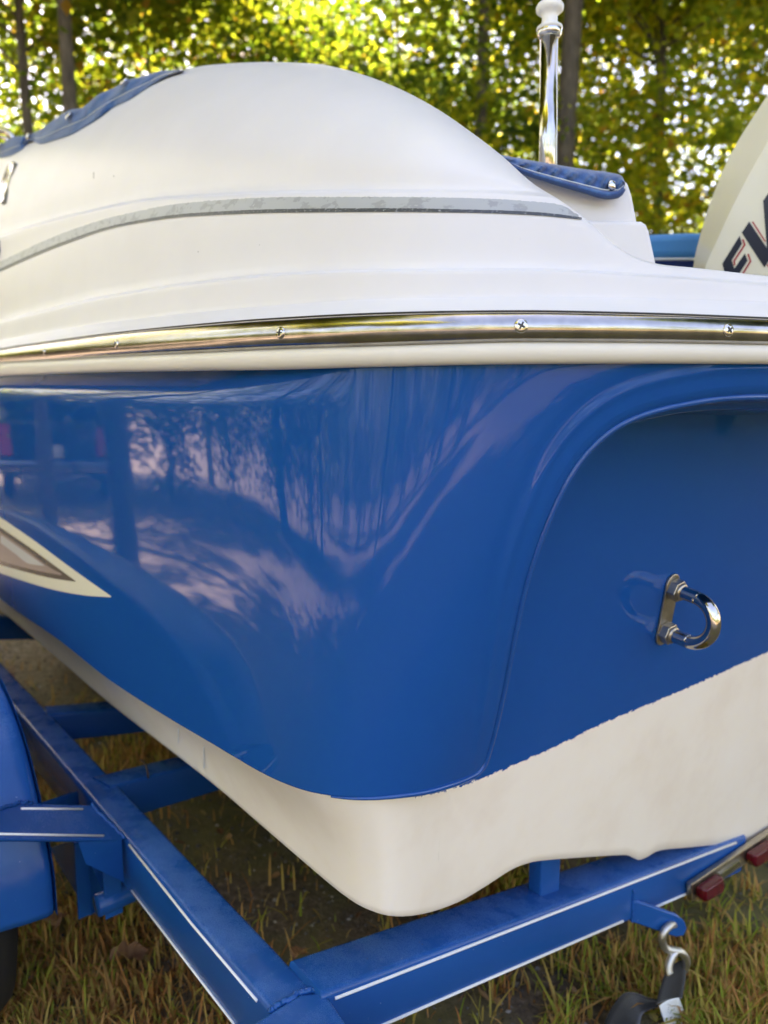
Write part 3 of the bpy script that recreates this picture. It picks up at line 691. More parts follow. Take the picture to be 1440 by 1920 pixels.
# ------------------------------------------------------------------ stern light on its pole
LY = 1.42; k = LY/FPX*1.01
sl_top = at_depth(1031, 8, LY); sl_bot = at_depth(1026.5, 330, LY)
slight = empty('stern_light', sl_bot, 'white all-round stern light on a polished steel pole behind the boat cover', 'light')
ax = sl_top-sl_bot; HH = np.linalg.norm(ax); ax /= HH
def hy(y): return HH*(330-y)/(330-8)
MB().lathe(sl_bot, ax, [(16*k, -.12), (15.8*k, hy(66))], 28).build('pole', M['chrome'], slight)
MB().lathe(sl_bot, ax, [(16.5*k, hy(70)), (20*k, hy(66)), (22*k, hy(58)), (20*k, hy(56))], 28).build('collar', M['brightc'], slight)
MB().lathe(sl_bot, ax, [(20*k, hy(57)), (22.5*k, hy(54)), (22*k, hy(51)), (17*k, hy(47)), (13.5*k, hy(42)), (13*k, hy(34)), (14*k, hy(27)), (19*k, hy(24)), (23*k, hy(20)), (23.5*k, hy(13)), (21*k, hy(8))], 28).build('light_housing', M['whiteplastic'], slight)
MB().lathe(sl_bot, ax, [(20*k, hy(8.5)), (19*k, hy(5)), (14*k, hy(3)), (9*k, hy(2)), (8*k, hy(-14)), (2*k, hy(-15))], 24).build('light_cap', M['chrome'], slight)

# ------------------------------------------------------------------ outboard motor
W0 = 1.62
inner = [(1318, 520), (1325, 493), (1346, 447), (1371, 393), (1399, 338), (1440, 265), (1500, 178), (1580, 120), (1680, 105), (1790, 140), (1850, 240), (1840, 380), (1780, 500), (1650, 600), (1450, 640), (1340, 610)]
outer = [(1296, 540), (1301, 492), (1311, 448), (1329, 388), (1362, 305), (1404, 232), (1470, 140), (1560, 75), (1680, 58), (1810, 95), (1885, 225), (1872, 390), (1805, 530), (1660, 635), (1440, 676), (1315, 640)]
def outline(px, w): 
    P = np.array([on_w(x, y, w) for x, y in px]); P = np.vstack([P, P[:1]]); return catmull(P, 5)[:-1]
Oi = outline(inner, W0); Oo = outline(outer, W0+.09); Oo = Oo
cen = Oi.mean(0)
def shift(P, w): return P+np.array([TW[0], TW[1], 0])*w
Om = Oo+(Oo-Oo.mean(0))*.03
rings = [cen+(Oi-cen)*.02, cen+(Oi-cen)*.55, cen+(Oi-cen)*.95, Oi, Oi*.35+shift(Oo, 0)*.65, Oo, shift(Om, .07), shift(Om, .29), shift(Oo, .38), shift(Oi, .56), shift(cen+(Oi-cen)*.5, .56), shift(cen+(Oi-cen)*.02, .56)]
motor = empty('outboard_motor', np.array([cen[0], cen[1], -.35]), 'cream white outboard motor cowling with navy and red lettering, at the right edge', 'outboard motor')
Vc = np.vstack(rings); cw = mk('cowl', Vc, grid_faces(len(rings), len(Oi), wrap=True), M['cowl'], motor, flat_angle=28)
MB().rect(shift(cen, .22)+np.array([0, 0, -.75]), shift(cen, .22)+np.array([0, 0, -.15]), .20, .26, .05).build('midsection', M['cowl'], motor)
kz = 5.05
def mz(p): return [(1260+x/kz, 160+y/kz) for x, y in p]
def flat(name, px, material, off): return MB().prism([on_w(x, y, W0-off) for x, y in mz(px)], np.array([TW[0], TW[1], 0])*.0004).build(name, material, cw, smooth=False)
flat('letter_e', [(475, 1690), (640, 1425), (662, 1500), (565, 1655), (590, 1735), (690, 1590), (715, 1660), (640, 1775), (600, 1850), (520, 1850)], M['navy'], .0012)
flat('letter_v', [(660, 1395), (730, 1290), (898, 1540), (862, 1095), (985, 910), (1045, 1460), (875, 1725)], M['navy'], .0012)
flat('letter_i', [(1060, 1180), (1150, 1040), (1290, 1290), (1190, 1440)], M['navy'], .0012)
def rline(pts, wd, name='red_outline'):
    P = np.array(mz(pts)); mb = MB()
    for i in range(len(P)-1):
        d = P[i+1]-P[i]; d /= np.linalg.norm(d); n = np.array([-d[1], d[0]])*wd/kz/2; e = d*wd/kz/2*.9
        mb.prism([on_w(*q, W0-.0008-.0003*(i % 2)) for q in (P[i]-n-e, P[i+1]-n+e, P[i+1]+n+e, P[i]+n-e)], np.array([TW[0], TW[1], 0])*.0003)
    mb.build(name, M['red'], cw, smooth=False)
rline([(672, 1465), (688, 1510), (588, 1662), (592, 1698)], 15); rline([(722, 1602), (743, 1665), (660, 1800)], 15); rline([(765, 1296), (880, 1475)], 13); rline([(905, 1700), (930, 1740)], 14)

# ------------------------------------------------------------------ trailer
trailer = empty('boat_trailer', np.array([*XY(2.0, WC), -EZ]), 'bright blue steel boat trailer with white pinstripes under the boat', 'trailer')
HT = -.80
wo = np.mean([np.dot(on_z(x, y, HT)[:2], TW) for x, y in ((135, 1430), (235, 1557), (300, 1640), (505, 1892))])
wi = np.mean([np.dot(on_z(x, y, HT)[:2], TW) for x, y in ((250, 1500), (372, 1615), (475, 1720), (557, 1817))])
zb = np.mean([on_w(x, y, wo)[2] for x, y in ((245, 1672), (300, 1742), (430, 1917))])
print('rail', wo, wi, zb)
RW, RH = .067, .107
def wout(u): return .472+.0215*(u-.78)
wo = wout(1.0); c_z = HT-RH/2
ue = .42
RO, RN = uw(.78, .472), np.array([TW[0]-.0215*FW[0], TW[1]-.0215*FW[1], 0])
rail_t = MB().rect(uw(ue, wout(ue)+RW/2, c_z), uw(6.5, wout(6.5)+RW/2, c_z), RW, RH, .010).build('side_rail', M['trailer'], trailer, flat_angle=50)
def pin(P, name='pinstripe', r=.0022, n=None, parent=trailer):
    P = np.asarray(P, float); MB().tube(P, r, 6).build(name, M['pin'], parent)
def onr(x, y): return on_plane(x, y, RO-RN*.0004, RN)
pin([onr(x, y) for x, y in ((242, 1584), (360, 1733), (482, 1877))], parent=rail_t)
pin([onr(x, y) for x, y in ((247, 1670), (340, 1791), (440, 1921))], parent=rail_t)
# rear cross member
ca = R_(37.5); cd = np.array([math.cos(ca), math.sin(ca), 0]); cn = np.array([-cd[1], cd[0], 0])
c0 = on_z(720, 1822, -.808)
def onc(x, y, off=0.): return on_plane(x, y, c0+cn*off, cn)
tl, tr = onc(600, 1866), onc(1400, 1566); bl = onc(720, 1926); br = onc(1185, 1731)
hgt = .5*((onc(720, 1822)[2]-bl[2])+(onc(1185, 1648)[2]-br[2])); print('cross', tl, tr, hgt)
axd = (tr-tl)/np.linalg.norm(tr-tl); upv = np.cross(axd, cn); upv *= np.sign(upv[2])
farp = onc(720, 1766, .0); wid = .085
pa = tl+axd*.004-upv*hgt/2+cn*wid/2; pb = tr-upv*hgt/2+cn*wid/2
cross = MB().rect(pa, pb, wid, hgt, .010, side=cn, up=upv).build('rear_cross_member', M['trailer'], trailer, flat_angle=50)
pin([onc(x, y, -.0005) for x, y in ((628, 1872), (900, 1766), (1180, 1657), (1380, 1580))], parent=cross, r=.0026)
pin([onc(x, y, -.0005) for x, y in ((690, 1934), (900, 1842), (1168, 1727))], parent=cross, r=.0026)
pin([onc(x, y, -.0005) for x, y in ((1228, 1701), (1300, 1670))], parent=cross, r=.0026)
# end cap where rail and cross member are welded
cap = MB().prism([on_z(x, y, HT+.003) for x, y in ((514, 1891), (562, 1862), (610, 1858), (700, 1990), (560, 2060), (462, 1926))], np.array([0, 0, -.10])).build('corner_cap', M['trailer'], trailer, flat_angle=30); bevel(cap, .006, 3)
# weld bead
wb = [on_z(x, y, HT+.002) for x, y in ((505, 1894), (520, 1886), (545, 1872), (562, 1862), (590, 1857), (612, 1859))]
wbd = catmull(wb, 8); wbd = wbd+rng.normal(0, .0008, wbd.shape); MB().tube(wbd, .0042, 8).build('weld_bead', M['trailer'], trailer)
# inner cross members
def beam(name, x0, y0, x1, y1, z0, z1, ht, wd):
    a, b = on_z(x0, y0, z0), on_z(x1, y1, z1); d = (b-a)/np.linalg.norm(b-a); u3 = np.array([0, 0, 1.]); sd = np.cross(u3, d); sd /= np.linalg.norm(sd)
    a = a-d*.03; b = b+d*1.2
    o = MB().rect(a-u3*ht/2+sd*wd/2*.98, b-u3*ht/2+sd*wd/2*.98, wd, ht, .008).build(name, M['trailer'], trailer, flat_angle=50); return o, a, b, sd
beam('cross_member', 110, 1338, 290, 1322, -.80, -.83, .078, .07)
bm2, a2, b2, sd2 = beam('cross_member', 225, 1470, 350, 1437, -.80, -.83, .085, .07)
beam('cross_member', -20, 1158, 60, 1158, -.80, -.81, .09, .06)
q = [on_z(263, 1424, -.785), on_z(272, 1432, -.795), on_z(277, 1450, -.80), on_z(277, 1468, -.84), on_z(275, 1490, -.90)]
MB().tube(catmull(q, 6), .0022, 8).build('wire', M['wire'], trailer)
# bunk post between cross member and hull
p = onc(1020, 1660, .05); MB().rect(p+np.array([0, 0, -.04]), p+np.array([0, 0, .14]), .055, .03, .004, side=cd, up=cn).build('bunk_bracket', M['trailer'], trailer, flat_angle=50)
# tie-down ear
ear_px = [(1180, 1690), (1195, 1690), (1270, 1716), (1284, 1728), (1289, 1742), (1283, 1755), (1268, 1758), (1230, 1745), (1180, 1728)]
ep = onc(1190, 1710, -.002); ed = np.array([math.cos(R_(12)), math.sin(R_(12)), 0]); en = np.array([-ed[1], ed[0], 0])
ear_pts = [on_plane(x, y, ep, en) for x, y in ear_px]
bevel(MB().prism(ear_pts[::-1], en*.010).build('tie_down_ear', M['trailer'], trailer, flat_angle=30), .003)
def one(x, y, off=0.): return on_plane(x, y, ep+en*off, en)
MB().lathe(one(1260, 1735, -.0008), -en, [(.0085, 0), (.0085, .0006)], 18).build('ear_hole', M['slot'], trailer)
# identification light bar on the cross member
ln = cn
def onl(x, y, off=0.): return onc(x, y, -.016+off)
lights = MB().prism([onl(x, y) for x, y in ((1296, 1659), (1406, 1586), (1478, 1538), (1478, 1570), (1410, 1612), (1298, 1690))][::-1], ln*.012).build('light_bar', M['plate'], trailer, smooth=False)
bevel(lights, .002)
def lensblock(px, nm):
    P = np.array([onl(x, y, -.003) for x, y in px]); c = P.mean(0); P = c+(P-c)*.86; out_ = -ln*.020
    R1 = P; R2 = P+out_*.7; R3 = c+(P-c)*.86+out_; n = len(P)
    V_ = np.vstack([R1, R2, R3, [c+out_*1.02]]); F_ = grid_faces(3, n, wrap=True)+[(2*n+i, 2*n+(i+1) % n, 3*n) for i in range(n)]
    o = mk(nm, V_, F_, M['lens'], lights, flat_angle=35); return bevel(o, .002, 2)
lensblock([(1303, 1662), (1345, 1634), (1348, 1650), (1345, 1664), (1306, 1688), (1302, 1678)], 'red_lamp')
lensblock([(1397, 1598), (1440, 1570), (1442, 1588), (1438, 1600), (1402, 1624), (1396, 1612)], 'red_lamp')
bevel(MB().prism([onl(x, y, -.006) for x, y in ((1352, 1640), (1388, 1614), (1389, 1622), (1353, 1650))][::-1], ln*.008).build('mount_slot', M['chrome'], lights, smooth=False), .001)
# fender with bracket and wheel
FE_W = .345
fpx = [(106, 1712), (100, 1640), (88, 1560), (72, 1490), (52, 1405), (34, 1350), (14, 1300)]
fp = np.array([on_w(x, y, FE_W) for x, y in fpx]); print('fender u,z', [(round(float(np.dot(p[:2], FW)), 3), round(float(p[2]), 3)) for p in fp])
ua = np.dot(fp[0][:2], FW); zbm = fp[0][2]
arc_ = [(1.255, -.863), (1.258, -.793), (1.281, -.724), (1.315, -.665), (1.36, -.607), (1.412, -.566), (1.48, -.532), (1.60, -.497), (1.84, -.451), (2.24, -.405), (2.70, -.385), (3.16, -.405), (3.5, -.451), (3.72, -.532), (3.83, -.64), (3.86, -.863)]
arc2 = catmull(np.array(arc_), 6); cfe = np.array([2.55, -1.0])
ringw = [(.0, .03), (.0015, .014), (.006, .004), (.016, .0), (.05, .006), (.10, .020), (.16, .045), (.21, .075), (.235, .10), (.245, .13), (.248, .20)]
FV = []
for wofs, insx in ringw:
    d = arc2-cfe; d /= np.linalg.norm(d, axis=1)[:, None]; q = arc2-d*insx
    FV.append(np.array([uw(a, FE_W-wofs, b) for a, b in q]))
FV = np.array(FV); fend = mk('fender', FV.reshape(-1, 3), grid_faces(FV.shape[0], FV.shape[1]), M['trailer'], trailer)
sk = np.array([[uw(a, FE_W+.002, b) for a, b in arc2], [uw(a, FE_W+.002, -.87) for a, b in arc2]])
mk('fender_skirt', sk.reshape(-1, 3), grid_faces(2, len(arc2)), M['trailer'], fend, smooth=False)
sol = fend.modifiers.new('thickness', 'SOLIDIFY'); sol.thickness = .004; sol.offset = 0
for wu in (ua+.42, ua+1.75):
  whc = uw(wu, FE_W-.10, -EZ+.30)
  wt = np.array([TW[0], TW[1], 0])
  wheel = MB().lathe(whc-wt*.085, wt, [(.17, 0), (.24, .005), (.285, .02), (.30, .045), (.30, .125), (.285, .15), (.24, .165), (.17, .17)], 48).build('wheel', M['black'], trailer)
  MB().lathe(whc-wt*.075, wt, [(.02, .02), (.10, .03), (.155, .03), (.168, .005), (.168, .16), (.155, .13), (.02, .14)], 36).build('rim', M['zinc'], wheel)
# fender step bracket
sp_px = [(-40, 1524), (12, 1512), (38, 1506), (172, 1509), (232, 1571), (226, 1576), (-40, 1574)]
SA, SC, SD = on_z(232, 1571, -.797), on_z(0, 1574, -.668), on_z(38, 1506, -.664)
SNn = np.cross(SC-SA, SD-SA); SNn /= np.linalg.norm(SNn); SNn *= np.sign(SNn[2])
def onst(x, y, off=0.): return on_plane(x, y, SA+SNn*off, SNn)
stp = MB().prism([onst(x, y) for x, y in sp_px], -SNn*.006).build('fender_step', M['trailer'], trailer, flat_angle=30); bevel(stp, .0025, 3)
e0, e1 = onst(228, 1575), onst(60, 1575)
MB().prism([e0, e0+np.array([0, 0, -.085]), e0+(e1-e0)*.45+np.array([0, 0, -.045]), e0+(e1-e0)*.5-SNn*.004], np.array([-.002, .006, 0])).build('step_gusset', M['trailer'], stp, smooth=False)
pin([onst(x, y, .0015) for x, y in ((40, 1516), (155, 1517))], r=.0020, parent=stp); pin([onst(x, y, .0015) for x, y in ((-40, 1563), (194, 1567))], r=.0020, parent=stp)
g0_, g1_ = onst(70, 1508), on_z(142, 1484, -.80)
MB().prism([g0_, g1_, g1_+np.array([0, 0, -.05]), g0_+np.array([0, 0, -.02])], np.array([.003, .005, 0])).build('step_brace', M['trailer'], stp, smooth=False)
wl_ = catmull([onst(x, y, .001) for x, y in ((170, 1508), (190, 1528), (212, 1550), (233, 1571))], 8); MB().tube(wl_+rng.normal(0, .0007, wl_.shape), .0032, 8).build('weld_bead', M['trailer'], stp)
wl_ = catmull([onst(x, y, .001) for x, y in ((-20, 1521), (14, 1512), (36, 1506), (60, 1505))], 8); MB().tube(wl_+rng.normal(0, .0009, wl_.shape), .0032, 8).build('weld_bead', M['trailer'], stp)
wl_ = catmull([onc(x, y, -.001) for x, y in ((1188, 1668), (1187, 1690), (1186, 1712), (1185, 1728))], 8); MB().tube(wl_+rng.normal(0, .0006, wl_.shape), .003, 8).build('weld_bead', M['trailer'], trailer)
# spring hanger and link behind the fender
hz_ = [on_w(x, y, wo+.02) for x, y in ((92, 1590), (150, 1572), (200, 1690), (168, 1718))]
MB().prism(hz_, wt*.05).build('spring_arm', M['trailer'], trailer, smooth=False)
for x in (160, 212):
    a, b = on_w(x-6, 1575, wo+.01), on_w(x+2, 1716, wo+.01)
    MB().rect(a, b, .035, .006, .002).build('hanger_plate', M['trailer'], trailer, smooth=False)
pp = on_w(190, 1695, wo-.01); MB().lathe(pp, wt, [(.020, -.01), (.022, -.008), (.022, .07), (.02, .072)], 24).build('pivot_bolt', M['trailer'], trailer)

# ------------------------------------------------------------------ tie-down strap hanging from the ear
strap = empty('tie_down_strap', one(1262, 1920, -.02), 'black webbing strap with steel hook and white tag hanging from the trailer ear', 'strap')
hk = [(1268, 1738), (1263, 1733), (1256, 1735), (1247, 1744), (1242, 1757), (1243, 1770), (1250, 1779), (1262, 1782), (1275, 1785), (1284, 1793), (1287, 1804), (1284, 1815), (1277, 1822)]
ho = [.016, .006, -.004, -.010, -.012, -.012, -.012, -.012, -.012, -.010, -.004, .004, .012]
hkp = [one(x, y, o) for (x, y), o in zip(hk, ho)]
mbk = MB().tube(catmull(hkp, 6), .0078, 14)
h2 = [(1268, 1784), (1262, 1790), (1257, 1800), (1254, 1812), (1254, 1823), (1257, 1828)]
mbk.tube(catmull([one(x, y, -.012-.004*i) for i, (x, y) in enumerate(h2)], 5), .0078, 14).build('hook', M['zinc'], strap)
def ribbon(name, left, right, offs, material, parent, th=.002):
    Lp = catmull([one(x, y, o) for (x, y), o in zip(left, offs)], 6); Rp = catmull([one(x, y, o+.006*math.sin(i)) for i, ((x, y), o) in enumerate(zip(right, offs))], 6)
    rows_ = [Lp*(1-t)+Rp*t+en*.004*math.sin(math.pi*t) for t in np.linspace(0, 1, 7)]; A = np.array(rows_)
    o = mk(name, A.reshape(-1, 3), grid_faces(A.shape[0], A.shape[1]), material, parent); s_ = o.modifiers.new('t', 'SOLIDIFY'); s_.thickness = th; return o
wbg = ribbon('webbing_loop', [(1252, 1818), (1247, 1828), (1243, 1840), (1237, 1860), (1231, 1884)], [(1282, 1800), (1285, 1812), (1286, 1830), (1283, 1850), (1279, 1872)], [0, -.008, -.012, -.012, -.008], M['web'], strap)
ribbon('webbing', [(1233, 1876), (1214, 1872), (1196, 1864), (1175, 1862), (1158, 1876), (1140, 1905), (1120, 1960)], [(1234, 1888), (1212, 1896), (1204, 1904), (1200, 1920), (1196, 1940), (1190, 1965), (1180, 2000)], [-.004, .002, 0, -.012, -.02, -.02, -.02], M['web'], strap)
tg = ribbon('tag', [(1236, 1886), (1241, 1902), (1247, 1920), (1254, 1945)], [(1273, 1871), (1281, 1890), (1289, 1910), (1300, 1936)], [-.012, -.015, -.018, -.02], M['tagm'], strap, .0006)
ink = MB()
for k in range(26):
    t, s_ = rng.uniform(.05, .8), rng.uniform(.28, .72); 
    x0, y0 = 1236+12*t+s_*40, 1886+45*t-s_*14; a = one(x0, y0, -.0165-.006*t); ink.prism([a, a+ed*.0022, a+ed*.0022-np.array([0, 0, .001]), a-np.array([0, 0, .001])], -en*.0003)
ink.build('tag_print', M['ink'], tg, smooth=False)
#ENVIRONMENT
# ------------------------------------------------------------------ ground
def make_ground():
    m = mat('gravel_ground', (.1, .09, .07), .95); b = P_(m)
    n1 = noise(m, 1.3, 5, .6); n2 = noise(m, 55, 4, .7); n3 = noise(m, 9, 4, .6)
    vor = N(m, 'ShaderNodeTexVoronoi'); vor.inputs['Scale'].default_value = 70; g = N(m, 'ShaderNodeNewGeometry'); L(m, g.outputs['Position'], vor.inputs['Vector'])
    soil = ramp(m, n2.outputs[0], [(.3, (.065, .046, .030)), (.55, (.16, .115, .075)), (.8, (.32, .24, .165))])
    grav = ramp(m, vor.outputs['Color'], [(.1, (.17, .145, .12)), (.5, (.31, .265, .22)), (.9, (.45, .39, .325))])
    gr = ramp(m, n3.outputs[0], [(.3, (.10, .105, .03)), (.6, (.18, .15, .055)), (.8, (.24, .15, .065))])
    a = mix(m, ramp(m, n1.outputs[0], [(.42, (0, 0, 0)), (.56, (1, 1, 1))]).outputs[0], soil.outputs[0], gr.outputs[0])
    # open gravel drive beyond and to the left of the trailer
    s3 = N(m, 'ShaderNodeSeparateXYZ'); L(m, g.outputs['Position'], s3.inputs[0])
    dist = mathn(m, 'ADD', mathn(m, 'MULTIPLY', s3.outputs[0], -.75), mathn(m, 'MULTIPLY', s3.outputs[1], .45))
    dist = mathn(m, 'ADD', dist, mathn(m, 'MULTIPLY', n1.outputs[0], 1.6))
    dr = N(m, 'ShaderNodeMapRange'); L(m, dist, dr.inputs[0]); dr.inputs[1].default_value = 3.0; dr.inputs[2].default_value = 3.9
    back = N(m, 'ShaderNodeMapRange'); L(m, mathn(m, 'ADD', s3.outputs[1], mathn(m, 'MULTIPLY', n1.outputs[0], 1.5)), back.inputs[0]); back.inputs[1].default_value = -.2; back.inputs[2].default_value = -1.2
    side = N(m, 'ShaderNodeMapRange'); L(m, s3.outputs[0], side.inputs[0]); side.inputs[1].default_value = 3.2; side.inputs[2].default_value = 1.2
    f = mathn(m, 'MAXIMUM', dr.outputs[0], mathn(m, 'MULTIPLY', back.outputs[0], side.outputs[0]), True)
    L(m, mix(m, f, a, grav.outputs[0]), b.inputs['Base Color'])
    bump(m, n2.outputs[0], .6, .02); return m
M['ground'] = make_ground()
gv = []; gx = np.concatenate([[-120, -60, -30, -15], np.linspace(-8, 6, 57), [12, 30, 60, 120]]); gy = np.concatenate([[-120, -60, -30, -12, -6, -3], np.linspace(-1, 8, 37), [12, 20, 40, 80, 160]])
for y in gy:
    for x in gx:
        near = math.exp(-((x)**2+(y-2)**2)/18.); gv.append((x, y, -EZ-.004+near*(.010*math.sin(x*2.3+y)+.008*math.sin(y*3.1-x*1.7))))
tag(mk('ground', gv, grid_faces(len(gy), len(gx)), M['ground'], origin=(0, 0, -EZ)), kind='structure')
def gz(x, y): near = np.exp(-((x)**2+(y-2)**2)/18.); return -EZ-.004+near*(.010*np.sin(x*2.3+y)+.008*np.sin(y*3.1-x*1.7))

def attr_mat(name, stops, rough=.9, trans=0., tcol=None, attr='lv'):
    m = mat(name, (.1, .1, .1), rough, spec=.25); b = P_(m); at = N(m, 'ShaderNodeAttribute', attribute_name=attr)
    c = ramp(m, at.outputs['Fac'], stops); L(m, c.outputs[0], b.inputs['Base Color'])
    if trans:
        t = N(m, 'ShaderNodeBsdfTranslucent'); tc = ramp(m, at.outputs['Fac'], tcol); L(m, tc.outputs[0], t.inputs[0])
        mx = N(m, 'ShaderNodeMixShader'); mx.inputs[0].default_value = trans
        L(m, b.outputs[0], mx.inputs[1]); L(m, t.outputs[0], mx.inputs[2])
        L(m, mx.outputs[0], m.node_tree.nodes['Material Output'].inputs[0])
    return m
# stones pressed into the soil
M['stone'] = attr_mat('stones', [(0, (.05, .048, .045)), (.6, (.12, .11, .10)), (.92, (.22, .20, .18)), (1, (.40, .36, .30))], .85)
NST = 26000
sxy = np.stack([rng.uniform(-3.6, 2.4, NST), rng.uniform(.55, 5.0, NST)], 1); keep = rng.random(NST) < np.clip(1.15-sxy[:, 1]*.12, .3, 1); sxy = sxy[keep]; NST = len(sxy)
oc = np.array([(1, 0, 0), (0, 1, 0), (-1, 0, 0), (0, -1, 0), (0, 0, 1), (0, 0, -1)], float)
of = [(0, 1, 4), (1, 2, 4), (2, 3, 4), (3, 0, 4), (1, 0, 5), (2, 1, 5), (3, 2, 5), (0, 3, 5)]
sz = rng.gamma(2.0, .0016, NST)+.0018
SV = oc[None]*sz[:, None, None]*rng.uniform(.6, 1.3, (NST, 6, 1)); SV[:, :, 2] *= .65; an = rng.uniform(0, 6.28, NST)
rx = SV[:, :, 0]*np.cos(an)[:, None]-SV[:, :, 1]*np.sin(an)[:, None]; ry = SV[:, :, 0]*np.sin(an)[:, None]+SV[:, :, 1]*np.cos(an)[:, None]
SV[:, :, 0] = rx+sxy[:, :1]; SV[:, :, 1] = ry+sxy[:, 1:]; SV[:, :, 2] += gz(sxy[:, 0], sxy[:, 1])[:, None]+.002
SFc = [tuple(i*6+k for k in f) for i in range(NST) for f in of]
tag(mk('gravel', SV.reshape(-1, 3), SFc, M['stone'], smooth=False, attrs={'lv': np.repeat(rng.random(NST), 6)}, origin=(0, 0, -EZ)), 'small grey stones scattered in the soil under the trailer', 'gravel', kind='stuff')
# grass, green and straw brown
M['grass'] = attr_mat('grass_blades', [(0, (.46, .20, .06)), (.28, (.62, .36, .12)), (.45, (.58, .42, .11)), (.62, (.42, .38, .06)), (.85, (.24, .30, .035)), (1, (.28, .38, .045))], .7, .42,
                      [(0, (.30, .13, .04)), (.3, (.48, .28, .09)), (.5, (.45, .38, .09)), (.7, (.32, .40, .05)), (1, (.26, .44, .04))])
def tuft_noise(x, y): return np.clip(.5+.2*np.sin(x*5.1+1.3*np.sin(y*3.7))+.2*np.sin(y*6.3+1.7*np.sin(x*4.1+1))+.22*np.sin(x*23+2.1*np.sin(y*17))*np.sin(y*21+1.9*np.sin(x*15)), 0, 1.1)
NB = 190000
by_ = .75+5.2*rng.random(NB)**1.35; bx_ = (rng.random(NB)*1.32-.74)*(by_*.82+.35)
tn = tuft_noise(bx_, by_); pr = np.clip(tn*tn*1.7-.12, .03, 1)*np.where(bx_ > .15, 1.0, .7); sb_ = one(1215, 1900); k = (rng.random(NB) < pr) & (np.hypot(bx_-sb_[0]*.93, by_-sb_[1]*.93) > .13)
drive = (-.75*bx_+.45*by_) > 2.4; k &= ~(drive & (rng.random(NB) < .75))
bx_, by_ = bx_[k], by_[k]; NB = len(bx_); hB = rng.gamma(4.5, .0092, NB)+.009; wB = rng.uniform(.0013, .0034, NB); aB = rng.uniform(0, 6.28, NB); lean = rng.gamma(2.0, .30, NB)
dirx, diry = np.cos(aB), np.sin(aB); z0 = gz(bx_, by_); GV = np.zeros((NB, 7, 3))
for i, (t, wf) in enumerate(((0, 1.), (.4, .95), (.75, .65))):
    o = lean*hB*t**1.7; zz = hB*t*np.maximum(.25, 1-.35*lean*t)
    for j, sg in ((0, -1), (1, 1)):
        GV[:, 2*i+j, 0] = bx_+dirx*o-diry*wB*wf*sg; GV[:, 2*i+j, 1] = by_+diry*o+dirx*wB*wf*sg; GV[:, 2*i+j, 2] = z0+zz
o = lean*hB; GV[:, 6, 0] = bx_+dirx*o; GV[:, 6, 1] = by_+diry*o; GV[:, 6, 2] = z0+hB*np.maximum(.2, 1-.35*lean)
gf = [(0, 1, 3, 2), (2, 3, 5, 4), (4, 5, 6)]
cv_ = np.clip(rng.normal(.36, .31, NB)+.22*(tuft_noise(bx_*1.7+3, by_*1.3)-.5)+np.where(bx_ > .3, .10, -.08), 0, 1)
tag(mk('grass', GV.reshape(-1, 3), [tuple(i*7+q for q in f) for i in range(NB) for f in gf], M['grass'], attrs={'lv': np.repeat(cv_, 7)}, origin=(0, 0, -EZ)), 'sparse green and straw brown grass growing through the gravel', 'grass', kind='stuff')
# leaf litter
M['litter'] = attr_mat('leaf_litter', [(0, (.14, .06, .03)), (.5, (.26, .13, .06)), (.8, (.38, .24, .11)), (1, (.30, .28, .08))], .8)
NQ = 900; ly = .75+4.6*rng.random(NQ)**1.3; lx = (rng.random(NQ)*1.32-.74)*(ly*.82+.35); la = rng.uniform(0, 6.28, NQ); lsz = rng.uniform(.012, .034, NQ)
lz = gz(lx, ly)+rng.uniform(.004, .018, NQ); LQ = np.zeros((NQ, 6, 3)); tilt = rng.normal(0, .35, (NQ, 2))
for k_i, (a_, b_2, c_2) in enumerate(((-.5, 0, .05), (-.12, .3, .12), (.3, .22, .1), (.52, 0, 0), (.25, -.26, .12), (-.15, -.3, .14))):
    LQ[:, k_i, 0] = lx+lsz*(a_*np.cos(la)-b_2*np.sin(la)); LQ[:, k_i, 1] = ly+lsz*(a_*np.sin(la)+b_2*np.cos(la)); LQ[:, k_i, 2] = lz+lsz*(c_2+a_*tilt[:, 0]+b_2*tilt[:, 1])
tag(mk('leaf_litter', LQ.reshape(-1, 3), [t for i in range(NQ) for t in ((i*6, i*6+1, i*6+2, i*6+3), (i*6, i*6+3, i*6+4, i*6+5))], M['litter'], smooth=False, attrs={'lv': np.repeat(rng.random(NQ), 6)}, origin=(0, 0, -EZ)), 'small brown dead leaves scattered through the grass', 'leaves', kind='stuff')
# fallen leaves
M['dryleaf'] = attr_mat('dry_leaf', [(0, (.22, .10, .045)), (1, (.36, .20, .10))], .8)
def dry_leaf(x, y, size, ang, label):
    p = on_z(x, y, -EZ+.03); n = 14; pts = []
    for i in range(n+1):
        t = i/n
        for sgn in (-1, 0, 1):
            wd = size*.36*math.sin(math.pi*t)**.7*(1+.25*math.sin(t*19)); l = (t-.5)*size
            pts.append(p+np.array([math.cos(ang)*l-math.sin(ang)*wd*sgn, math.sin(ang)*l+math.cos(ang)*wd*sgn, .012*abs(sgn)+.010*math.sin(t*5)+.004*math.sin(9*t+sgn)]))
    tag(mk('dry_leaf', pts, grid_faces(n+1, 3), M['dryleaf'], attrs={'lv': rng.random(len(pts))}), label, 'leaf', 'fallen leaves on the ground')
dry_leaf(243, 1794, .085, .5, 'curled brown dry leaf lying in the grass below the fender step')
dry_leaf(105, 1730, .07, 1.9, 'brown dry leaf lying just behind the lower end of the fender')
dry_leaf(560, 1792, .05, 1.1, 'small dead leaf in the dark corner where the trailer tubes meet')

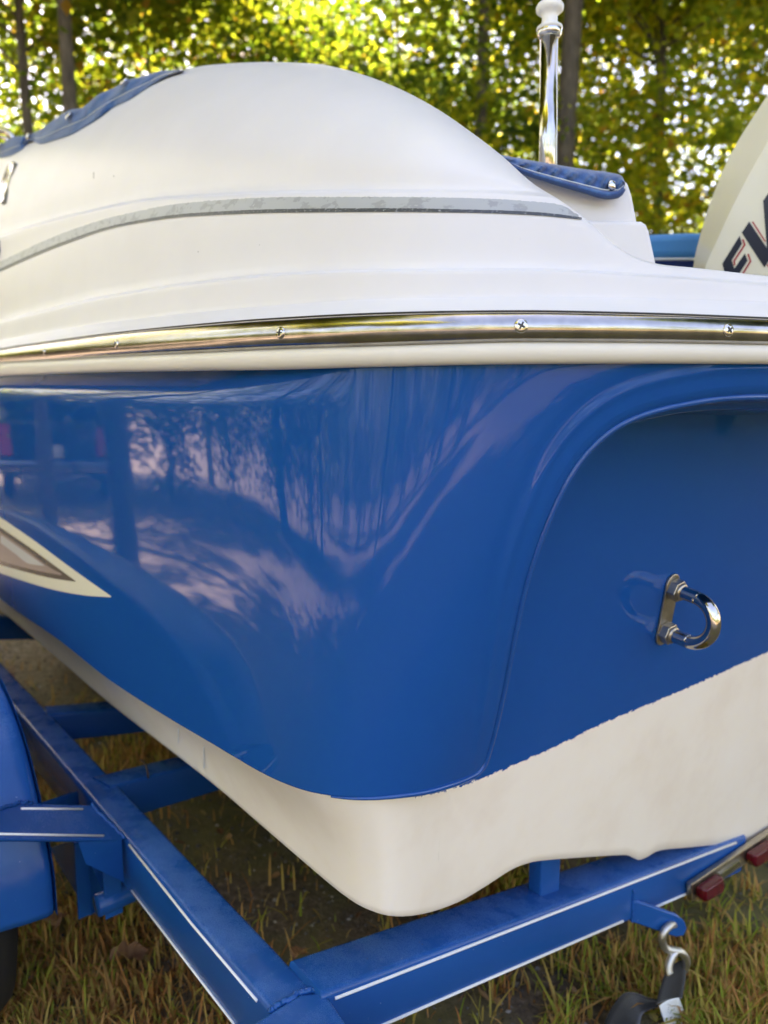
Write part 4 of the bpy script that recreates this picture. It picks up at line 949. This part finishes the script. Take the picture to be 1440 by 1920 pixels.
# ------------------------------------------------------------------ trees
def leaf_mat(name, d, t, amt=.55):
    return attr_mat(name, d, .55, amt, t)
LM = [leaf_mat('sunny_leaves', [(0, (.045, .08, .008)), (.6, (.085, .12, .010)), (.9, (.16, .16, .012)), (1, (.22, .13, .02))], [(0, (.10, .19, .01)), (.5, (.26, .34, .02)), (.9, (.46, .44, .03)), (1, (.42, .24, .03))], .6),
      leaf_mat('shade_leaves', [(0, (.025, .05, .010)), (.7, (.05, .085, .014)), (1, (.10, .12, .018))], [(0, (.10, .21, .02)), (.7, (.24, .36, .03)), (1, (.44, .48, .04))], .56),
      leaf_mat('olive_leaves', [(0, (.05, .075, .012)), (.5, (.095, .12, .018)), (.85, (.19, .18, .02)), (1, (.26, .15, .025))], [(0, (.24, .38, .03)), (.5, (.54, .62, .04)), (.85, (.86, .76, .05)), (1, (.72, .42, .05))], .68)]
M['bark'] = mat('bark', (.09, .075, .06), .9)
_nb = noise(M['bark'], 1, 4, .7, stretched(M['bark'], 26, 26, 4)); L(M['bark'], ramp(M['bark'], _nb.outputs[0], [(.3, (.03, .026, .02)), (.6, (.11, .095, .075)), (.8, (.19, .17, .14))]).outputs[0], P_(M['bark']).inputs['Base Color']); bump(M['bark'], _nb.outputs[0], .7, .02)
def tree_mesh(seed, H, zb, rx, tr, nclump, per, lsize, leanx=0., bend=.3):
    r = np.random.default_rng(seed)
    tp = np.array([(leanx*t*H*.5+bend*math.sin(t*3+seed)*t, bend*.6*math.cos(t*2.3+seed)*t, t*H*.93) for t in np.linspace(0, 1, 12)])
    mb = MB().tube(tp, tr*(1-np.linspace(0, 1, 12)**1.1*.86), 10)
    cs = []
    while len(cs) < nclump:
        d = r.normal(size=3); d /= np.linalg.norm(d); q = r.random()**.42; z = zb+(H-zb)*(.5+.5*d[2]*q)
        prof = math.sin(math.pi*min(max((z-zb)/(H-zb)*.82+.14, 0), 1))**.6
        c = np.array([d[0]*q*rx*prof*1.15, d[1]*q*rx*prof*1.15, z]); k = np.interp(z, tp[:, 2], np.arange(12)); c[:2] += tp[int(k)][:2]; cs.append(c)
    cs = np.array(cs)
    for c in cs[::4]:
        zt = max(c[2]-.35*np.linalg.norm(c[:2])-.4, zb*.5); k = np.interp(zt, tp[:, 2], np.arange(12)); i = int(min(k, 10)); a = tp[i]+(tp[i+1]-tp[i])*(k-i)
        midp = (a+c)/2+r.normal(0, .15, 3)+np.array([0, 0, .15]); rr0 = tr*(1-zt/H)*.35+.008
        mb.tube(catmull([a, midp, c], 3), np.linspace(rr0, .004, 7), 5, cap=False)
    nl = nclump*per; cl = np.repeat(np.arange(nclump), per); csz = r.uniform(.16, .5, nclump)
    pos = cs[cl]+r.normal(size=(nl, 3))*(csz[cl][:, None]*np.array([1, 1, .62]))
    ax_ = r.normal(size=(nl, 3)); ax_[:, 2] = ax_[:, 2]*.5-.35; ax_ /= np.linalg.norm(ax_, axis=1)[:, None]
    nn = r.normal(size=(nl, 3))*.7+np.array([0, 0, .8]); sd = np.cross(ax_, nn); sd /= np.linalg.norm(sd, axis=1)[:, None]+1e-9; nn = np.cross(sd, ax_)
    ls = lsize*r.uniform(.6, 1.3, nl)[:, None]
    LV = np.stack([pos, pos+ax_*ls*.45+sd*ls*.36+nn*ls*.10, pos+ax_*ls, pos+ax_*ls*.45-sd*ls*.36+nn*ls*.10], 1)
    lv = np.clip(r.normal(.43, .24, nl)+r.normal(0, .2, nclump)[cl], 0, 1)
    return (mb.V, mb.F), LV.reshape(-1, 3), np.repeat(lv, 4)
def mesh_data(name, V, Fq, material, attrs=None, smooth=True):
    me = bpy.data.meshes.new(name); V = np.asarray(V, np.float32)
    me.from_pydata(V.tolist(), [], Fq); me.update(); me.materials.append(material); me.polygons.foreach_set('use_smooth', [smooth]*len(me.polygons))
    if attrs:
        for k, a in attrs.items(): at = me.attributes.new(k, 'FLOAT', 'POINT'); at.data.foreach_set('value', np.asarray(a, np.float32))
    return me
PROTO = []
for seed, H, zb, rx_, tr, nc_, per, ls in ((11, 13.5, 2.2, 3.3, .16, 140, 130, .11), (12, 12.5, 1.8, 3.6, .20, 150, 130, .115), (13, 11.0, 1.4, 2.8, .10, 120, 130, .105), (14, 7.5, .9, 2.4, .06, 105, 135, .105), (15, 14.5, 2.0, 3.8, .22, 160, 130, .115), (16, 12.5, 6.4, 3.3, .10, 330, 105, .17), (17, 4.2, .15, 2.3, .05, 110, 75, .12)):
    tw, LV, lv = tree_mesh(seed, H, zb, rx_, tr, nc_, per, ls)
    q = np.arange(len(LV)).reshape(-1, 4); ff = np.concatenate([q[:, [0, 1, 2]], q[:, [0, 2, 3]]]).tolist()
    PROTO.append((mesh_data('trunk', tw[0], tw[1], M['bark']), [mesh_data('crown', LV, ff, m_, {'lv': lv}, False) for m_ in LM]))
def tree(kind, lm, x, y, rot, sc, label, group=None, name='broadleaf_tree'):
    t = empty(name, (x, y, -EZ-.02), label, 'tree', group); t.rotation_euler[2] = rot; t.scale = (sc, sc, sc)
    for nm, me in (('trunk', PROTO[kind][0]), ('crown', PROTO[kind][1][lm])):
        o = bpy.data.objects.new(nm, me); COL.objects.link(o); o.parent = t
    return t
G1 = 'trees behind the boat'
for a in ((5, 0, -3.52, 8.1, .3, .78, 'slender tree with a straight thin grey trunk at the far left edge'),
          (5, 0, -3.12, 7.8, 2.1, .95, 'tree with a bare dark trunk rising behind the left canvas cover'),
          (3, 0, -6.2, 11.4, 4.0, 1.0, 'bright yellow-green tree filling the upper left corner behind the slender trunk'),
          (3, 0, -3.0, 10.2, 1.2, .95, 'bright yellow-green tree just above the left slope of the white coaming'),
          (3, 0, -1.5, 11.6, 3.4, 1.05, 'green tree half in shade above the crest of the white coaming'),
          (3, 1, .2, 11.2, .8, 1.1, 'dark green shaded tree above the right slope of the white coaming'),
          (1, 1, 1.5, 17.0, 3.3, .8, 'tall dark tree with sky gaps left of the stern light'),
          (3, 2, 1.6, 10.6, 5.0, .95, 'olive green tree directly left of the stern light pole'),
          (5, 2, 1.80, 8.3, 2.7, 1.3, 'tree with a thick grey trunk just right of the stern light pole'),
          (5, 2, 1.12, 9.2, 4.4, 1.0, 'tree with a bare dark trunk midway between the coaming crest and the stern light pole'),
          (5, 2, 3.55, 10.2, 1.1, .9, 'tree with a thin bare trunk between the stern light pole and the motor'),
          (3, 2, 3.6, 10.4, .2, 1.0, 'low yellowing tree above the blue canvas flap'),
          (3, 0, 5.2, 10.6, 1.6, 1.1, 'yellow-green tree rising over the outboard motor in the upper right corner'),
          (2, 2, 6.6, 12.2, 3.9, .8, 'tall narrow tree behind the outboard motor at the right edge'),
          (3, 1, -4.6, 14.0, 5.5, 1.25, 'shaded tree farther back, seen between the two thin trunks on the left'),
          (3, 1, -2.6, 15.0, 5.9, 1.3, 'shaded tree farther back between the left cover and the coaming crest'),
          (3, 1, -.4, 15.0, 1.9, 1.25, 'shaded tree farther back behind the crest of the white coaming')):
    tree(*a, group=G1)
GM = 'trees beside and behind the camera, seen only as reflections'
for i in range(16):
    az = R_(-42-i*205/15.); rr_ = (15 if i < 4 else 24)+2*math.sin(i*1.7); kd = (4, 1, 0)[i % 3]; lm = (0, 2, 1)[i % 3]
    tree(kd, lm, math.sin(az)*rr_, math.cos(az)*rr_, i*1.1, .85+.12*math.sin(i*2.7), 'tree outside the frame, seen only as a dim reflection in the glossy blue hull', GM, 'surrounding_tree')
for x, y, rot in ((-6.4, 5.3, .5), (-4.2, 3.2, 3.3), (-6.0, -5.5, 1.7), (-10.5, -1.0, 4.4)):  # unseen trees, added to cut overhead sky and sun on boat and ground
    tree(5, 2, x, y, rot, 1.0, 'tall high-crowned tree added outside the frame to block sky and sun, mirrored in the hull', 'shade trees added outside the frame', 'added_shade_tree')
for kd, lm, x, y, rot in ((4, 1, 17, 9, 1.), (1, 2, 20, 3.5, 2.), (0, 1, 20, -2, 3.), (3, 1, 9.0, 3.4, .7), (5, 1, 7.6, 2.2, 2.2), (3, 2, 10.5, 6.0, 4.1), (5, 2, 9.2, 5.0, 5.)):
    tree(kd, lm, x, y, rot, .9, 'tree outside the frame, seen only as a dim reflection in the glossy blue hull', GM, 'surrounding_tree')
for i in range(22):
    az = R_(-44-i*200/21.); rr_ = (12.5 if i < 6 else 19)+1.2*math.sin(i*2.3)
    tree(6, (2, 1, 0)[i % 3], math.sin(az)*rr_, math.cos(az)*rr_, i*1.3, 1.0+.15*math.sin(i*3.1), 'bushy shrub outside the frame, seen only as a dim reflection in the glossy blue hull', 'shrubs round the clearing, seen only as reflections', 'surrounding_shrub')

# ------------------------------------------------------------------ parked pickup left of the frame, mirrored in the hull side
car = empty('parked_pickup', (-8.2, 6.3, -EZ), 'dark pickup parked on the gravel, seen only mirrored in the left of the hull', 'pickup')
ct_, st__ = math.cos(R_(148)), math.sin(R_(148))
def cl3(x, y, z): return np.array([-8.2+x*ct_-y*st__, 6.3+x*st__+y*ct_, z-EZ])
M['carpaint'] = mat('dark_car_paint', (.012, .014, .02), .12, coat=.6); M['glass'] = mat('dark_glass', (.02, .025, .03), .03); M['tail'] = mat('tail_lamp_red', (.60, .01, .04), .15)
prof = [(0, .50), (0, 1.0), (.06, 1.08), (1.65, 1.10), (1.85, 1.78), (2.1, 1.86), (3.0, 1.84), (3.75, 1.18), (4.9, 1.04), (5.05, .9), (5.08, .45), (4.9, .36), (.12, .36)]
bevel(MB().prism([cl3(x, -.93, z) for x, z in prof], cl3(0, 1.86, 0)-cl3(0, 0, 0)).build('body', M['carpaint'], car, flat_angle=30), .07, 4)
for y in (-.86, .66): bevel(MB().prism([cl3(-.02, y, z) for z in (.62, 1.02)]+[cl3(-.02, y+.2, z) for z in (1.02, .62)], cl3(.1, 0, 0)-cl3(0, 0, 0)).build('tail_lamp', M['tail'], car, smooth=False), .02)
bevel(MB().prism([cl3(-.03, -.16, .6), cl3(-.03, .16, .6), cl3(-.03, .16, .76), cl3(-.03, -.16, .76)], cl3(.03, 0, 0)-cl3(0, 0, 0)).build('licence_plate', M['whiteplastic'], car, smooth=False), .004)
bevel(MB().prism([cl3(-.10, -.95, .40), cl3(-.10, .95, .40), cl3(-.10, .95, .56), cl3(-.10, -.95, .56)], cl3(.12, 0, 0)-cl3(0, 0, 0)).build('bumper', M['chrome'], car, smooth=False), .03)
MB().prism([cl3(1.70, -.72, 1.22), cl3(1.70, .72, 1.22), cl3(1.86, .64, 1.70), cl3(1.86, -.64, 1.70)], cl3(-.02, 0, 0)-cl3(0, 0, 0)).build('rear_window', M['glass'], car, smooth=False)
for y in (-.945, .935): MB().prism([cl3(1.95, y, 1.2), cl3(3.5, y, 1.2), cl3(2.95, y, 1.74), cl3(2.08, y, 1.74)], cl3(0, .01, 0)-cl3(0, 0, 0)).build('side_window', M['glass'], car, smooth=False)
for x in (.95, 4.1):
    for y in (-.98, .72): MB().lathe(cl3(x, y, .38), cl3(0, 1, 0)-cl3(0, 0, 0), [(.1, 0), (.24, .01), (.36, .03), (.38, .07), (.38, .2), (.36, .24), (.1, .26)], 28).build('wheel', M['black'], car)
